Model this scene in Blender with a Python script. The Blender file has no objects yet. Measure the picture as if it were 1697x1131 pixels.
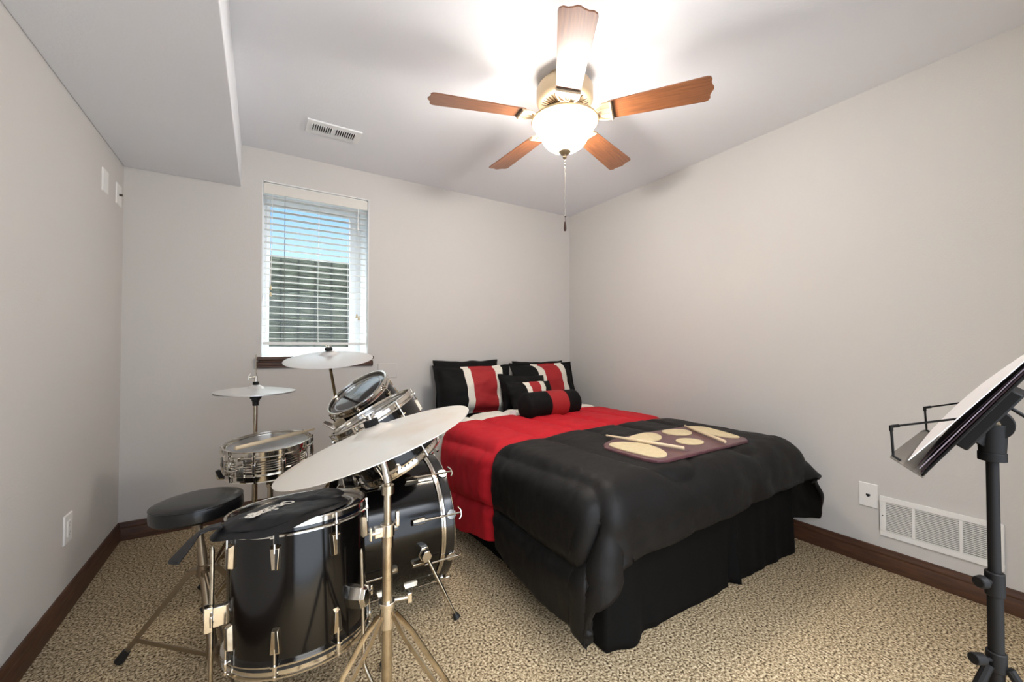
import bpy, bmesh, math, random
import numpy as np
from math import sin, cos, pi, radians, sqrt, atan2, hypot
from mathutils import Vector, Matrix, noise

D = bpy.data
SC = bpy.context.scene
COL = SC.collection
random.seed(7)

# ---------------------------------------------------------------- camera, sky, exposure
W, H = 3.343, 2.44            # room width and ceiling height
SOX, SOZ = 0.566, 2.16        # soffit width and underside
FY = -3.45                    # wall behind the camera
cam_d = D.cameras.new('camera'); cam = D.objects.new('camera', cam_d); COL.objects.link(cam)
cam_d.sensor_width = 36.0; cam_d.lens = 14.249; cam_d.clip_start = 0.03; cam_d.clip_end = 200
cam.location = (0.6794, -3.1753, 1.1040)
cam.rotation_euler = (radians(91.0097), 0, radians(-31.8976))
SC.camera = cam

world = D.worlds.new('sky'); SC.world = world; world.use_nodes = True
wn, wl = world.node_tree.nodes, world.node_tree.links
wn.clear()
wo = wn.new('ShaderNodeOutputWorld'); bg = wn.new('ShaderNodeBackground')
tc = wn.new('ShaderNodeTexCoord'); sx = wn.new('ShaderNodeSeparateXYZ'); cr = wn.new('ShaderNodeValToRGB')
wl.new(tc.outputs['Generated'], sx.inputs[0]); wl.new(sx.outputs['Z'], cr.inputs[0])
cr.color_ramp.elements[0].position = 0.15; cr.color_ramp.elements[0].color = (0.44, 0.60, 0.80, 1)
cr.color_ramp.elements[1].position = 0.33; cr.color_ramp.elements[1].color = (0.18, 0.36, 0.68, 1)
for p_, c_ in ((0.46, (0.9, 1.1, 1.4, 1)), (0.75, (9.0, 9.4, 10.0, 1))):       # unseen overhead boost, added to light the window recess
    e_ = cr.color_ramp.elements.new(p_); e_.color = c_
wl.new(cr.outputs[0], bg.inputs[0]); wl.new(bg.outputs[0], wo.inputs[0])
bg.inputs[1].default_value = 1.0

# added fill light, out of view, set just beyond an invented opening
fill_d = D.lights.new('fill_light', 'AREA'); fill = D.objects.new('fill_light', fill_d); COL.objects.link(fill)
fill_d.shape = 'RECTANGLE'; fill_d.size = 1.80; fill_d.size_y = 1.95; fill_d.energy = 10.5; fill_d.color = (1.0, 0.98, 0.95)
fill.location = (1.29, FY-0.20, 1.02); fill.rotation_euler = (radians(90), 0, 0)

LAMP_OUT, LAMP_BULB = 80.0, 165.0
vs = SC.view_settings
vs.view_transform = 'Standard'; vs.look = 'None'; vs.exposure = 0.97; vs.gamma = 1.0
try: vs.use_curve_mapping = False
except Exception: pass

# ---------------------------------------------------------------- helpers
def lin(c):
    c /= 255.0
    return c/12.92 if c <= 0.04045 else ((c+0.055)/1.055)**2.4
def rgb(r, g, b): return (lin(r), lin(g), lin(b), 1.0)

def mat(name, col, rough=0.5, metal=0.0, coat=0.0, bump=None, var=None, spec=None, **kw):
    m = D.materials.new(name); m.use_nodes = True
    nt = m.node_tree; p = nt.nodes['Principled BSDF']
    p.inputs['Base Color'].default_value = col
    p.inputs['Roughness'].default_value = rough
    p.inputs['Metallic'].default_value = metal
    p.inputs['Coat Weight'].default_value = coat
    if coat: p.inputs['Coat Roughness'].default_value = kw.get('coat_rough', 0.06)
    if spec is not None: p.inputs['Specular IOR Level'].default_value = spec
    if 'sheen' in kw: p.inputs['Sheen Weight'].default_value = kw['sheen']
    if 'emit' in kw:
        p.inputs['Emission Color'].default_value = kw['emit'][0]; p.inputs['Emission Strength'].default_value = kw['emit'][1]
    co = nt.nodes.new('ShaderNodeTexCoord')
    def tex(scale, detail=2, stretch=(1, 1, 1), rghn=0.5):
        mp = nt.nodes.new('ShaderNodeMapping'); mp.inputs['Scale'].default_value = stretch
        n = nt.nodes.new('ShaderNodeTexNoise'); n.inputs['Scale'].default_value = scale; n.inputs['Detail'].default_value = detail
        n.inputs['Roughness'].default_value = rghn
        nt.links.new(co.outputs['Object'], mp.inputs[0]); nt.links.new(mp.outputs[0], n.inputs['Vector'])
        return n
    if var:       # (scale, colour2, lo, hi, stretch)
        n = tex(var[0], 4, var[4] if len(var) > 4 else (1, 1, 1))
        r = nt.nodes.new('ShaderNodeValToRGB')
        r.color_ramp.elements[0].position = var[2]; r.color_ramp.elements[0].color = col
        r.color_ramp.elements[1].position = var[3]; r.color_ramp.elements[1].color = var[1]
        nt.links.new(n.outputs['Fac'], r.inputs[0]); nt.links.new(r.outputs[0], p.inputs['Base Color'])
    if bump:      # (scale, distance, strength, stretch)
        n = tex(bump[0], 3, bump[3] if len(bump) > 3 else (1, 1, 1))
        b = nt.nodes.new('ShaderNodeBump'); b.inputs['Distance'].default_value = bump[1]; b.inputs['Strength'].default_value = bump[2]
        nt.links.new(n.outputs['Fac'], b.inputs['Height']); nt.links.new(b.outputs[0], p.inputs['Normal'])
    return m

M = {}
M['wall'] = mat('wall_paint', rgb(206, 202, 197), 0.75, bump=(140, 0.0016, 0.35))
M['ceiling'] = mat('ceiling_paint', rgb(232, 233, 236), 0.85, bump=(110, 0.0016, 0.3))
M['white'] = mat('white_paint', rgb(238, 238, 236), 0.45)
M['vinyl'] = mat('white_vinyl', rgb(240, 241, 243), 0.35)
M['plastic'] = mat('white_plastic', rgb(236, 234, 230), 0.35)
M['slat'] = mat('slat_white', rgb(243, 242, 238), 0.4)
M['valance'] = mat('valance_white', rgb(222, 217, 208), 0.45, bump=(40, 0.001, 0.3, (0.1, 1, 8)))
M['dark'] = mat('dark_slot', rgb(28, 27, 26), 0.8)
M['grey'] = mat('grey_slot', rgb(95, 93, 90), 0.7)
M['wood_dark'] = mat('stained_trim', rgb(64, 38, 22), 0.5, coat=0.08, var=(9, rgb(88, 54, 32), 0.35, 0.7, (1, 1, 9)), bump=(60, 0.0006, 0.25, (1, 1, 10)))
M['blade'] = mat('blade_wood', rgb(128, 74, 38), 0.5, coat=1.0, coat_rough=0.42, var=(7, rgb(166, 103, 58), 0.3, 0.72, (1, 14, 1)))
M['blade_top'] = mat('blade_edge', rgb(90, 52, 28), 0.5)
M['nickel'] = mat('brushed_champagne', rgb(196, 176, 146), 0.38, 0.55)
M['nickel_d'] = mat('champagne_recess', rgb(90, 72, 52), 0.6)
M['chrome'] = mat('chrome', rgb(222, 216, 206), 0.13, 1.0)
M['chrome2'] = mat('worn_chrome', rgb(196, 184, 164), 0.24, 1.0, var=(30, rgb(166, 152, 130), 0.4, 0.75))
M['steel_dull'] = mat('dull_steel', rgb(150, 134, 112), 0.38, 0.9)
M['shell'] = mat('black_gloss_wrap', rgb(11, 9, 8), 0.14, coat=0.12, spec=0.4)
M['hoop_black'] = mat('black_hoop', rgb(26, 24, 22), 0.2, coat=0.4)
M['head_black'] = mat('black_drumhead', rgb(13, 16, 26), 0.12, coat=0.6, var=(26, rgb(40, 46, 62), 0.55, 0.85))
M['head_ring'] = mat('drumhead_ring', rgb(165, 168, 172), 0.25)
M['head_snare'] = mat('snare_head', rgb(176, 176, 176), 0.3, coat=0.3, var=(14, rgb(150, 146, 142), 0.4, 0.8))
M['head_white'] = mat('resonant_head', rgb(40, 40, 42), 0.25)
M['cymbal'] = mat('cymbal_bronze', rgb(246, 240, 230), 0.45, 0.6, var=(4, rgb(228, 204, 174), 0.55, 0.85), bump=(3, 0.0005, 0.2))
M['cymbal2'] = mat('cymbal_silver', rgb(240, 238, 236), 0.40, 0.75, bump=(3, 0.0005, 0.2))
M['rubber'] = mat('black_rubber', rgb(20, 19, 18), 0.6)
M['felt'] = mat('black_felt', rgb(16, 15, 14), 0.9)
M['vinyl_black'] = mat('black_vinyl_seat', rgb(14, 14, 15), 0.33, coat=0.15, bump=(90, 0.0008, 0.3))
M['nylon'] = mat('black_nylon', rgb(13, 14, 18), 0.42, bump=(14, 0.004, 0.4))
M['logo'] = mat('white_print', rgb(238, 232, 222), 0.6)
M['stick'] = mat('hickory', rgb(226, 204, 170), 0.45, var=(12, rgb(206, 180, 142), 0.4, 0.75, (1, 1, 0.1)))
M['board'] = mat('maroon_board', rgb(96, 58, 62), 0.4, coat=0.2, var=(22, rgb(112, 74, 76), 0.4, 0.8))
M['board_edge'] = mat('maroon_edge', rgb(84, 32, 44), 0.3, coat=0.4)
M['pad'] = mat('tan_rubber', rgb(222, 205, 165), 0.7, var=(40, rgb(210, 190, 150), 0.4, 0.8))
M['q_black'] = mat('comforter_black', rgb(15, 13, 12), 0.58, spec=0.28, bump=(34, 0.004, 0.35, (1, 1.6, 1)))
M['q_red'] = mat('comforter_red', rgb(190, 34, 44), 0.7, spec=0.15, bump=(260, 0.0006, 0.3))
M['q_white'] = mat('comforter_white', rgb(226, 221, 210), 0.75, bump=(260, 0.0006, 0.3))
M['sheet'] = mat('black_sheet', rgb(11, 10, 10), 0.8)
M['skirt'] = mat('black_skirt', rgb(9, 8, 7), 0.8, spec=0.15, bump=(8, 0.004, 0.25))
M['p_black'] = mat('pillow_black', rgb(13, 12, 11), 0.75, spec=0.2, bump=(30, 0.003, 0.3))
M['p_red'] = mat('pillow_red', rgb(160, 26, 30), 0.75, bump=(30, 0.003, 0.3))
M['p_white'] = mat('pillow_white', rgb(228, 222, 208), 0.8, bump=(30, 0.003, 0.3))
M['tag'] = mat('white_tag', rgb(226, 224, 220), 0.7)
M['powder'] = mat('black_powder_coat', rgb(12, 10, 9), 0.6, spec=0.22)
M['smoke'] = mat('smoky_plastic', rgb(96, 88, 78), 0.25)
M['paper'] = mat('paper', rgb(236, 232, 230), 0.8)
M['paper_dark'] = mat('paper_cover', rgb(64, 42, 52), 0.6)
M['paper_lilac'] = mat('paper_cover_lilac', rgb(206, 190, 204), 0.7)
M['finial'] = mat('antique_finial', rgb(150, 132, 106), 0.35, 0.6)
M['pull'] = mat('wooden_pull', rgb(58, 34, 24), 0.4)
M['chain'] = mat('bead_chain', rgb(225, 222, 214), 0.25, 0.7)
M['brass'] = mat('terminal_metal', rgb(90, 84, 74), 0.3, 1.0)

# smoky plastic lets some light through
nt = M['smoke'].node_tree; nt.nodes['Principled BSDF'].inputs['Alpha'].default_value = 0.72
# glass pane: mostly clear, a little mirror
g = D.materials.new('pane_glass'); g.use_nodes = True; nt = g.node_tree; nt.nodes.clear()
go = nt.nodes.new('ShaderNodeOutputMaterial'); gm = nt.nodes.new('ShaderNodeMixShader'); gt = nt.nodes.new('ShaderNodeBsdfTransparent'); gg = nt.nodes.new('ShaderNodeBsdfGlossy')
gg.inputs['Roughness'].default_value = 0.02; gm.inputs[0].default_value = 0.02; gt.inputs[0].default_value = (0.95, 0.98, 0.97, 1)
nt.links.new(gt.outputs[0], gm.inputs[1]); nt.links.new(gg.outputs[0], gm.inputs[2]); nt.links.new(gm.outputs[0], go.inputs[0]); M['glass'] = g
# light bowl
M['bowl'] = mat('frosted_bowl', rgb(250, 244, 232), 0.4, emit=((1.0, 0.965, 0.92, 1), LAMP_OUT))
M['bulb'] = mat('lit_bulb', rgb(255, 250, 240), 0.5, emit=((1.0, 0.965, 0.92, 1), LAMP_BULB))
# frosted glass: part of the bulbs' light goes straight through
nt = M['bowl'].node_tree; gt = nt.nodes.new('ShaderNodeBsdfTransparent'); gm = nt.nodes.new('ShaderNodeMixShader'); gm.inputs[0].default_value = 0.20
nt.links.new(gt.outputs[0], gm.inputs[1]); nt.links.new(nt.nodes['Principled BSDF'].outputs[0], gm.inputs[2]); nt.links.new(gm.outputs[0], nt.nodes['Material Output'].inputs['Surface'])
M['bowl_rim'] = mat('frosted_rim', rgb(205, 178, 134), 0.35)

# carpet
def carpet():
    m = D.materials.new('speckled_carpet'); m.use_nodes = True; nt = m.node_tree; p = nt.nodes['Principled BSDF']
    p.inputs['Roughness'].default_value = 0.95; p.inputs['Specular IOR Level'].default_value = 0.1
    co = nt.nodes.new('ShaderNodeTexCoord')
    n1 = nt.nodes.new('ShaderNodeTexNoise'); n1.inputs['Scale'].default_value = 118; n1.inputs['Detail'].default_value = 3; n1.inputs['Roughness'].default_value = 0.65
    n2 = nt.nodes.new('ShaderNodeTexNoise'); n2.inputs['Scale'].default_value = 4; n2.inputs['Detail'].default_value = 3
    r = nt.nodes.new('ShaderNodeValToRGB'); e = r.color_ramp.elements
    e[0].position = 0.37; e[0].color = rgb(60, 46, 30)
    e[1].position = 0.68; e[1].color = rgb(242, 226, 194)
    x = r.color_ramp.elements.new(0.45); x.color = rgb(148, 127, 98)
    x = r.color_ramp.elements.new(0.54); x.color = rgb(196, 176, 142)
    mx = nt.nodes.new('ShaderNodeMixRGB'); mx.blend_type = 'MULTIPLY'; mx.inputs[0].default_value = 0.35
    r2 = nt.nodes.new('ShaderNodeValToRGB'); r2.color_ramp.elements[0].position = 0.35; r2.color_ramp.elements[0].color = (0.86, 0.85, 0.83, 1); r2.color_ramp.elements[1].position = 0.65
    b = nt.nodes.new('ShaderNodeBump'); b.inputs['Distance'].default_value = 0.012; b.inputs['Strength'].default_value = 0.8
    for n in (n1, n2): nt.links.new(co.outputs['Object'], n.inputs['Vector'])
    nt.links.new(n1.outputs['Fac'], r.inputs[0]); nt.links.new(n2.outputs['Fac'], r2.inputs[0])
    nt.links.new(r.outputs[0], mx.inputs[1]); nt.links.new(r2.outputs[0], mx.inputs[2]); nt.links.new(mx.outputs[0], p.inputs['Base Color'])
    nt.links.new(n1.outputs['Fac'], b.inputs['Height']); nt.links.new(b.outputs[0], p.inputs['Normal'])
    return m
M['carpet'] = carpet()

# window-well liner: grey-green, horizontal wood-like grain with upright joints
def well():
    m = D.materials.new('well_liner'); m.use_nodes = True; nt = m.node_tree; p = nt.nodes['Principled BSDF']; p.inputs['Roughness'].default_value = 0.8
    co = nt.nodes.new('ShaderNodeTexCoord'); mp = nt.nodes.new('ShaderNodeMapping'); mp.inputs['Scale'].default_value = (5, 5, 42)
    n = nt.nodes.new('ShaderNodeTexNoise'); n.inputs['Scale'].default_value = 1.0; n.inputs['Detail'].default_value = 6; n.inputs['Distortion'].default_value = 0.8
    r = nt.nodes.new('ShaderNodeValToRGB'); e = r.color_ramp.elements; e[0].position = 0.36; e[0].color = rgb(30, 34, 27); e[1].position = 0.66; e[1].color = rgb(70, 75, 60)
    b = nt.nodes.new('ShaderNodeBump'); b.inputs['Distance'].default_value = 0.02
    nt.links.new(co.outputs['Object'], mp.inputs[0]); nt.links.new(mp.outputs[0], n.inputs['Vector']); nt.links.new(n.outputs['Fac'], r.inputs[0])
    nt.links.new(r.outputs[0], p.inputs['Base Color']); nt.links.new(n.outputs['Fac'], b.inputs['Height']); nt.links.new(b.outputs[0], p.inputs['Normal'])
    return m
M['well'] = well()

# --- mesh builder
class MB:
    def __init__(s): s.v = []; s.f = []; s.m = []
    def add(s, vs, fs, mi=0, T=None):
        o = len(s.v)
        for v in vs:
            v = Vector(v); s.v.append(tuple(T @ v) if T else tuple(v))
        for f in fs: s.f.append(tuple(i+o for i in f)); s.m.append(mi)
        return s
    def box(s, lo, hi, T=None, mi=0):
        x0, y0, z0 = lo; x1, y1, z1 = hi
        vs = [(x0, y0, z0), (x1, y0, z0), (x1, y1, z0), (x0, y1, z0), (x0, y0, z1), (x1, y0, z1), (x1, y1, z1), (x0, y1, z1)]
        fs = [(0, 3, 2, 1), (4, 5, 6, 7), (0, 1, 5, 4), (1, 2, 6, 5), (2, 3, 7, 6), (3, 0, 4, 7)]
        return s.add(vs, fs, mi, T)
    def cbox(s, c, size, T=None, mi=0):
        return s.box([c[i]-size[i]/2 for i in range(3)], [c[i]+size[i]/2 for i in range(3)], T, mi)
    def lathe(s, prof, n=48, T=None, mi=0, closed=False):
        """prof [(r,z)..]; r=0 at an end closes it"""
        vs = []; fs = []; k = len(prof)
        for r, z in prof:
            for i in range(n):
                a = 2*pi*i/n; vs.append((r*cos(a), r*sin(a), z))
        rng = range(k if closed else k-1)
        for j in rng:
            j2 = (j+1) % k
            for i in range(n):
                i2 = (i+1) % n
                fs.append((j*n+i, j*n+i2, j2*n+i2, j2*n+i))
        return s.add(vs, fs, mi, T)
    def cyl(s, p0, p1, r0, r1=None, n=16, T=None, mi=0):
        if r1 is None: r1 = r0
        p0 = Vector(p0); p1 = Vector(p1); d = p1-p0; L = d.length
        q = d.to_track_quat('Z', 'Y').to_matrix().to_4x4(); X = Matrix.Translation(p0) @ q
        if T: X = T @ X
        vs = []; fs = []
        for r, z in ((r0, 0), (r1, L)):
            for i in range(n): vs.append((r*cos(2*pi*i/n), r*sin(2*pi*i/n), z))
        for i in range(n): fs.append((i, (i+1) % n, n+(i+1) % n, n+i))
        fs.append(tuple(range(n-1, -1, -1))); fs.append(tuple(range(n, 2*n)))
        return s.add(vs, fs, mi, X)
    def tube(s, pts, r, n=12, T=None, mi=0, flat=None):
        """sweep along a polyline; r number or list; flat=(a,b) gives a rectangular strip section"""
        pts = [Vector(p) for p in pts]; k = len(pts)
        rs = r if isinstance(r, (list, tuple)) else [r]*k
        up = Vector((0, 0, 1)); vs = []; fs = []
        t0 = (pts[1]-pts[0]).normalized()
        ref = up if abs(t0.z) < 0.95 else Vector((0, 1, 0))
        a = t0.cross(ref).normalized()
        if flat: n = 4
        for j in range(k):
            t = (pts[min(j+1, k-1)]-pts[max(j-1, 0)]).normalized()
            a = (a - t*a.dot(t)).normalized(); b = t.cross(a)
            if flat:
                for u, w in ((-1, -1), (1, -1), (1, 1), (-1, 1)): vs.append(pts[j]+a*u*flat[0]/2+b*w*flat[1]/2)
            else:
                for i in range(n):
                    g_ = 2*pi*i/n; vs.append(pts[j]+(a*cos(g_)+b*sin(g_))*rs[j])
        for j in range(k-1):
            for i in range(n): fs.append((j*n+i, j*n+(i+1) % n, (j+1)*n+(i+1) % n, (j+1)*n+i))
        fs.append(tuple(range(n-1, -1, -1))); fs.append(tuple(range((k-1)*n, k*n)))
        return s.add(vs, fs, mi, T)
    def prism(s, poly, z0, z1, T=None, mi=0, scale1=1.0):
        n = len(poly); cx = sum(p[0] for p in poly)/n; cy = sum(p[1] for p in poly)/n
        vs = [(p[0], p[1], z0) for p in poly]+[(cx+(p[0]-cx)*scale1, cy+(p[1]-cy)*scale1, z1) for p in poly]
        fs = [tuple(range(n-1, -1, -1)), tuple(range(n, 2*n))]+[(i, (i+1) % n, n+(i+1) % n, n+i) for i in range(n)]
        return s.add(vs, fs, mi, T)
    def sphere(s, c, r, T=None, mi=0, n=14, sq=(1, 1, 1)):
        vs = []; fs = []; k = n//2
        for j in range(k+1):
            ph = pi*j/k
            for i in range(n): vs.append((c[0]+r*sq[0]*sin(ph)*cos(2*pi*i/n), c[1]+r*sq[1]*sin(ph)*sin(2*pi*i/n), c[2]+r*sq[2]*cos(ph)))
        for j in range(k):
            for i in range(n): fs.append((j*n+i, (j+1)*n+i, (j+1)*n+(i+1) % n, j*n+(i+1) % n))
        return s.add(vs, fs, mi, T)

def obj(name, mb, m, parent=None, bevel=0, smooth=35, seg=2, fix=True):
    me = D.meshes.new(name); me.from_pydata(mb.v, [], mb.f)
    ms = m if isinstance(m, (list, tuple)) else [m]
    for k in ms: me.materials.append(M[k])
    if len(ms) > 1: me.polygons.foreach_set('material_index', mb.m)
    if fix:
        bm = bmesh.new(); bm.from_mesh(me)
        bmesh.ops.remove_doubles(bm, verts=bm.verts, dist=1e-6)
        bmesh.ops.recalc_face_normals(bm, faces=bm.faces); bm.to_mesh(me); bm.free()
    if smooth:
        me.polygons.foreach_set('use_smooth', [True]*len(me.polygons)); me.set_sharp_from_angle(angle=radians(smooth))
    me.update()
    o = D.objects.new(name, me); COL.objects.link(o)
    if parent: o.parent = parent
    if bevel:
        b = o.modifiers.new('bevel', 'BEVEL'); b.width = bevel; b.segments = seg; b.limit_method = 'ANGLE'; b.angle_limit = radians(40)
        b.harden_normals = False
    return o
def tag(o, label, cat, group=None):
    o['label'] = label; o['category'] = cat
    if group: o['group'] = group
    return o
def thing(name, label, cat, loc=(0, 0, 0), rot=None, group=None):
    o = D.objects.new(name, None); COL.objects.link(o); o.location = loc; o.empty_display_size = 0.05
    if rot is not None:
        o.rotation_mode = 'QUATERNION'; o.rotation_quaternion = rot if not isinstance(rot, Matrix) else rot.to_quaternion()
    return tag(o, label, cat, group)
def struct(o): o['kind'] = 'structure'; return o
def share(src, name, parent, rz=0, T=None):
    c = src.copy(); c.name = name; COL.objects.link(c); c.parent = parent
    c.matrix_local = T if T else Matrix.Rotation(rz, 4, 'Z')
    return c
def frame(zaxis, xhint=(1, 0, 0)):
    z = Vector(zaxis).normalized(); x = Vector(xhint); x = (x-z*x.dot(z)).normalized(); y = z.cross(x)
    return Matrix((x, y, z)).transposed()
def Tr(*p): return Matrix.Translation(Vector(p))
def Rz(a): return Matrix.Rotation(a, 4, 'Z')
def Rx(a): return Matrix.Rotation(a, 4, 'X')
def Ry(a): return Matrix.Rotation(a, 4, 'Y')

# ================================================================ ROOM
struct(obj('floor', MB().box((-0.2, FY-0.2, -0.12), (W+0.2, 0.2, 0)), 'carpet', smooth=0))
struct(obj('ceiling', MB().box((-0.2, FY-0.2, H), (W+0.2, 0.3, H+0.12)), 'ceiling', smooth=0))
struct(obj('ceiling_soffit', MB().box((0, FY, SOZ), (SOX, 0, H)), 'ceiling', bevel=0.004))
struct(obj('wall_left', MB().box((-0.15, FY-0.15, -0.02), (0, 0.34, H)), 'wall', smooth=0))
struct(obj('wall_right', MB().box((W, FY-0.15, -0.02), (W+0.15, 0.34, H)), 'wall', smooth=0))
fw = MB().box((0, FY-0.15, -0.02), (0.37, FY, H)).box((2.21, FY-0.15, -0.02), (W, FY, H)).box((0.37, FY-0.15, 2.03), (2.21, FY, H))  # wide opening invented to let the fill light in
struct(obj('wall_front', fw, 'wall', smooth=0))
dr = MB()
for x0, x1 in ((0.30, 0.385), (2.195, 2.28)): dr.box((x0, FY, 0), (x1, FY+0.014, 2.10))
dr.box((0.385, FY, 2.015), (2.195, FY+0.014, 2.10))
struct(obj('added_opening_1', dr, 'wood_dark', bevel=0.003))  # casing of the made-up opening around the fill light
WX0, WX1, WZ0, WZ1, WD = 0.684, 1.376, 1.046, 2.233, 0.30
wb = MB()
wb.box((0, 0, -0.02), (WX0, 0.34, H)); wb.box((WX1, 0, -0.02), (W, 0.34, H))
wb.box((WX0, 0, -0.02), (WX1, 0.34, WZ0-0.02)); wb.box((WX0, 0, WZ1), (WX1, 0.34, H))
struct(obj('wall_back', wb, 'wall', smooth=0))

# baseboards: moulded profile, swept along each wall (profile: out from wall, up)
PROF = [(0, 0), (0.014, 0), (0.014, 0.066), (0.0125, 0.069), (0.0125, 0.072), (0.0135, 0.075), (0.0125, 0.081), (0.009, 0.088), (0.0075, 0.095), (0.006, 0.1015), (0.003, 0.1035), (0, 0.1035)]
def baseboard(name, T, L):
    n = len(PROF); vs = [(0, o, z) for o, z in PROF]+[(L, o, z) for o, z in PROF]
    fs = [tuple(range(n)), tuple(range(2*n-1, n-1, -1))]+[(i, i+n, (i+1) % n+n, (i+1) % n) for i in range(n)]
    struct(obj(name, MB().add(vs, fs, 0, T), 'wood_dark', smooth=30))
baseboard('baseboard_left', Tr(0, 0, 0) @ Rz(-pi/2), -FY)
baseboard('baseboard_back', Tr(W, 0, 0) @ Rz(pi), W)
baseboard('baseboard_right', Tr(W, FY, 0) @ Rz(pi/2), -FY)
baseboard('baseboard_front', Tr(2.28, FY, 0), W-2.28)

# ---------------------------------------------------------------- window
win = D.objects.new('window_1', None); COL.objects.link(win); win.location = ((WX0+WX1)/2, WD, (WZ0+WZ1)/2); struct(win)
hx, hz = (WX1-WX0)/2, (WZ1-WZ0)/2
def ring(x0, x1, z0, z1, wl_, wr, wb_, wt, y0, y1):
    b = MB()
    b.box((x0, y0, z0), (x0+wl_, y1, z1)); b.box((x1-wr, y0, z0), (x1, y1, z1))
    b.box((x0+wl_, y0, z0), (x1-wr, y1, z0+wb_)); b.box((x0+wl_, y0, z1-wt), (x1-wr, y1, z1))
    return b
rv = MB()
rv.box((-hx, -WD+0.001, -hz), (-hx+0.006, 0.0, hz)); rv.box((hx-0.006, -WD+0.001, -hz), (hx, 0.0, hz))
rv.box((-hx, -WD+0.001, hz-0.006), (hx, 0.0, hz)); rv.box((-hx, -0.26, -hz-0.019), (hx, 0.0, -hz))
obj('reveal', rv, 'white', win, smooth=0)
obj('window_frame', ring(-hx, hx, -hz, hz, 0.030, 0.042, 0.034, 0.034, -0.012, 0.03), 'vinyl', win, bevel=0.002)
obj('window_sash', ring(-hx+0.028, hx-0.040, -hz+0.032, hz-0.032, 0.024, 0.045, 0.036, 0.048, -0.022, 0.02), 'vinyl', win, bevel=0.003)
obj('window_pane', MB().box((-hx+0.05, 0.0, -hz+0.066), (hx-0.083, 0.004, hz-0.078)), 'glass', win, smooth=0)
lk = MB().box((-hx+0.005, -0.028, -0.235), (-hx+0.024, -0.012, -0.155)); lk.cyl((-hx+0.014, -0.03, -0.16), (-hx+0.014, -0.05, -0.20), 0.005)
obj('window_latch', lk, 'vinyl', win, bevel=0.002)
# stained sill with apron
sl = MB()
sl.box((0.662, -0.040, 1.024), (1.408, 0.045, 1.046))
sl.box((0.672, -0.030, 1.012), (1.398, 0.0, 1.024)); sl.box((0.662, -0.018, 0.972), (1.408, 0.0, 1.012)); sl.box((0.662, -0.023, 0.985), (1.408, 0.0, 1.000))
struct(obj('trim_1', sl, 'wood_dark', bevel=0.004))
# window well outside
ww = MB(); ww.box((-1.2, 1.30, 0.4), (3.6, 1.42, 1.985))
for i in range(-12, 16): ww.box((0.840+i*0.15, 1.284, 0.4), (0.852+i*0.15, 1.30, 1.975), mi=1)
M['well_joint'] = mat('well_joint', rgb(28, 31, 26), 0.85)
o = struct(obj('wall_window_well', ww, ['well', 'well_joint'], smooth=0))
struct(obj('ground_outside', MB().box((-1.2, 0.34, 0.3), (3.6, 1.42, 0.4)), 'well', smooth=0))

# ---------------------------------------------------------------- window blind
bl = thing('window_blind', 'white horizontal slat blind hanging inside the window recess', 'blind', ((WX0+WX1)/2, 0.045, WZ1-0.004))
bx = hx-0.010
v = MB(); v.box((-bx-0.002, -0.036, -0.078), (bx+0.002, -0.028, -0.010))
obj('valance', v, 'valance', bl, bevel=0.003)
v = MB(); v.box((-bx+0.004, -0.024, -0.045), (bx-0.004, 0.026, 0.0)); obj('head_rail', v, 'slat', bl, bevel=0.003)
nsl = 23; z_top, z_bot = -0.098, -1.062
v = MB()
for i in range(nsl):
    z = z_top+(z_bot-z_top)*i/(nsl-1)
    v.add([(x, y, z+0.0022*(1-(y/0.025)**2)+dz) for x in (-bx+0.004, bx-0.004) for y in (-0.025, -0.0125, 0, 0.0125, 0.025) for dz in (0, 0.0028)],
          [(0, 2, 12, 10), (2, 4, 14, 12), (4, 6, 16, 14), (6, 8, 18, 16), (1, 11, 13, 3), (3, 13, 15, 5), (5, 15, 17, 7), (7, 17, 19, 9), (0, 10, 11, 1), (8, 9, 19, 18), (0, 1, 3, 2), (2, 3, 5, 4), (4, 5, 7, 6), (6, 7, 9, 8), (10, 12, 13, 11), (12, 14, 15, 13), (14, 16, 17, 15), (16, 18, 19, 17)])
obj('slat', v, 'slat', bl)
v = MB(); v.box((-bx+0.002, -0.026, z_bot-0.040), (bx-0.004, 0.026, z_bot-0.020)); obj('bottom_rail', v, 'slat', bl, bevel=0.004)
for x in (-0.21, 0.005, 0.21):
    v = MB()
    for y in (-0.027, 0.027): v.cyl((x, y, z_bot-0.02), (x, y, -0.04), 0.0009, n=6)
    obj('ladder_cord', v, 'grey' if x < -0.1 else 'slat', bl)
v = MB().cyl((0.268, -0.034, -0.07), (0.268, -0.034, -0.20), 0.0018, n=6).cyl((0.268, -0.034, -0.20), (0.268, -0.034, -0.235), 0.004, 0.007)
v.cyl((0.272, -0.034, -0.07), (0.272, -0.034, -0.86), 0.0012, n=6)
obj('lift_cord', v, 'slat', bl)
for x, z in ((0.264, -0.87), (0.279, -0.885)):
    obj('tassel', MB().cyl((x, -0.034, z), (x, -0.034, z-0.030), 0.004, 0.0085, n=10), 'pad', bl)
v = MB().cyl((-0.285, -0.034, -0.07), (-0.292, -0.036, -0.70), 0.002, n=6); obj('tilt_cord', v, 'slat', bl)
for z in (-0.70, -0.745): obj('tassel', MB().cyl((-0.292, -0.036, z), (-0.292, -0.036, z-0.030), 0.004, 0.0085, n=10), 'pad', bl)

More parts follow.
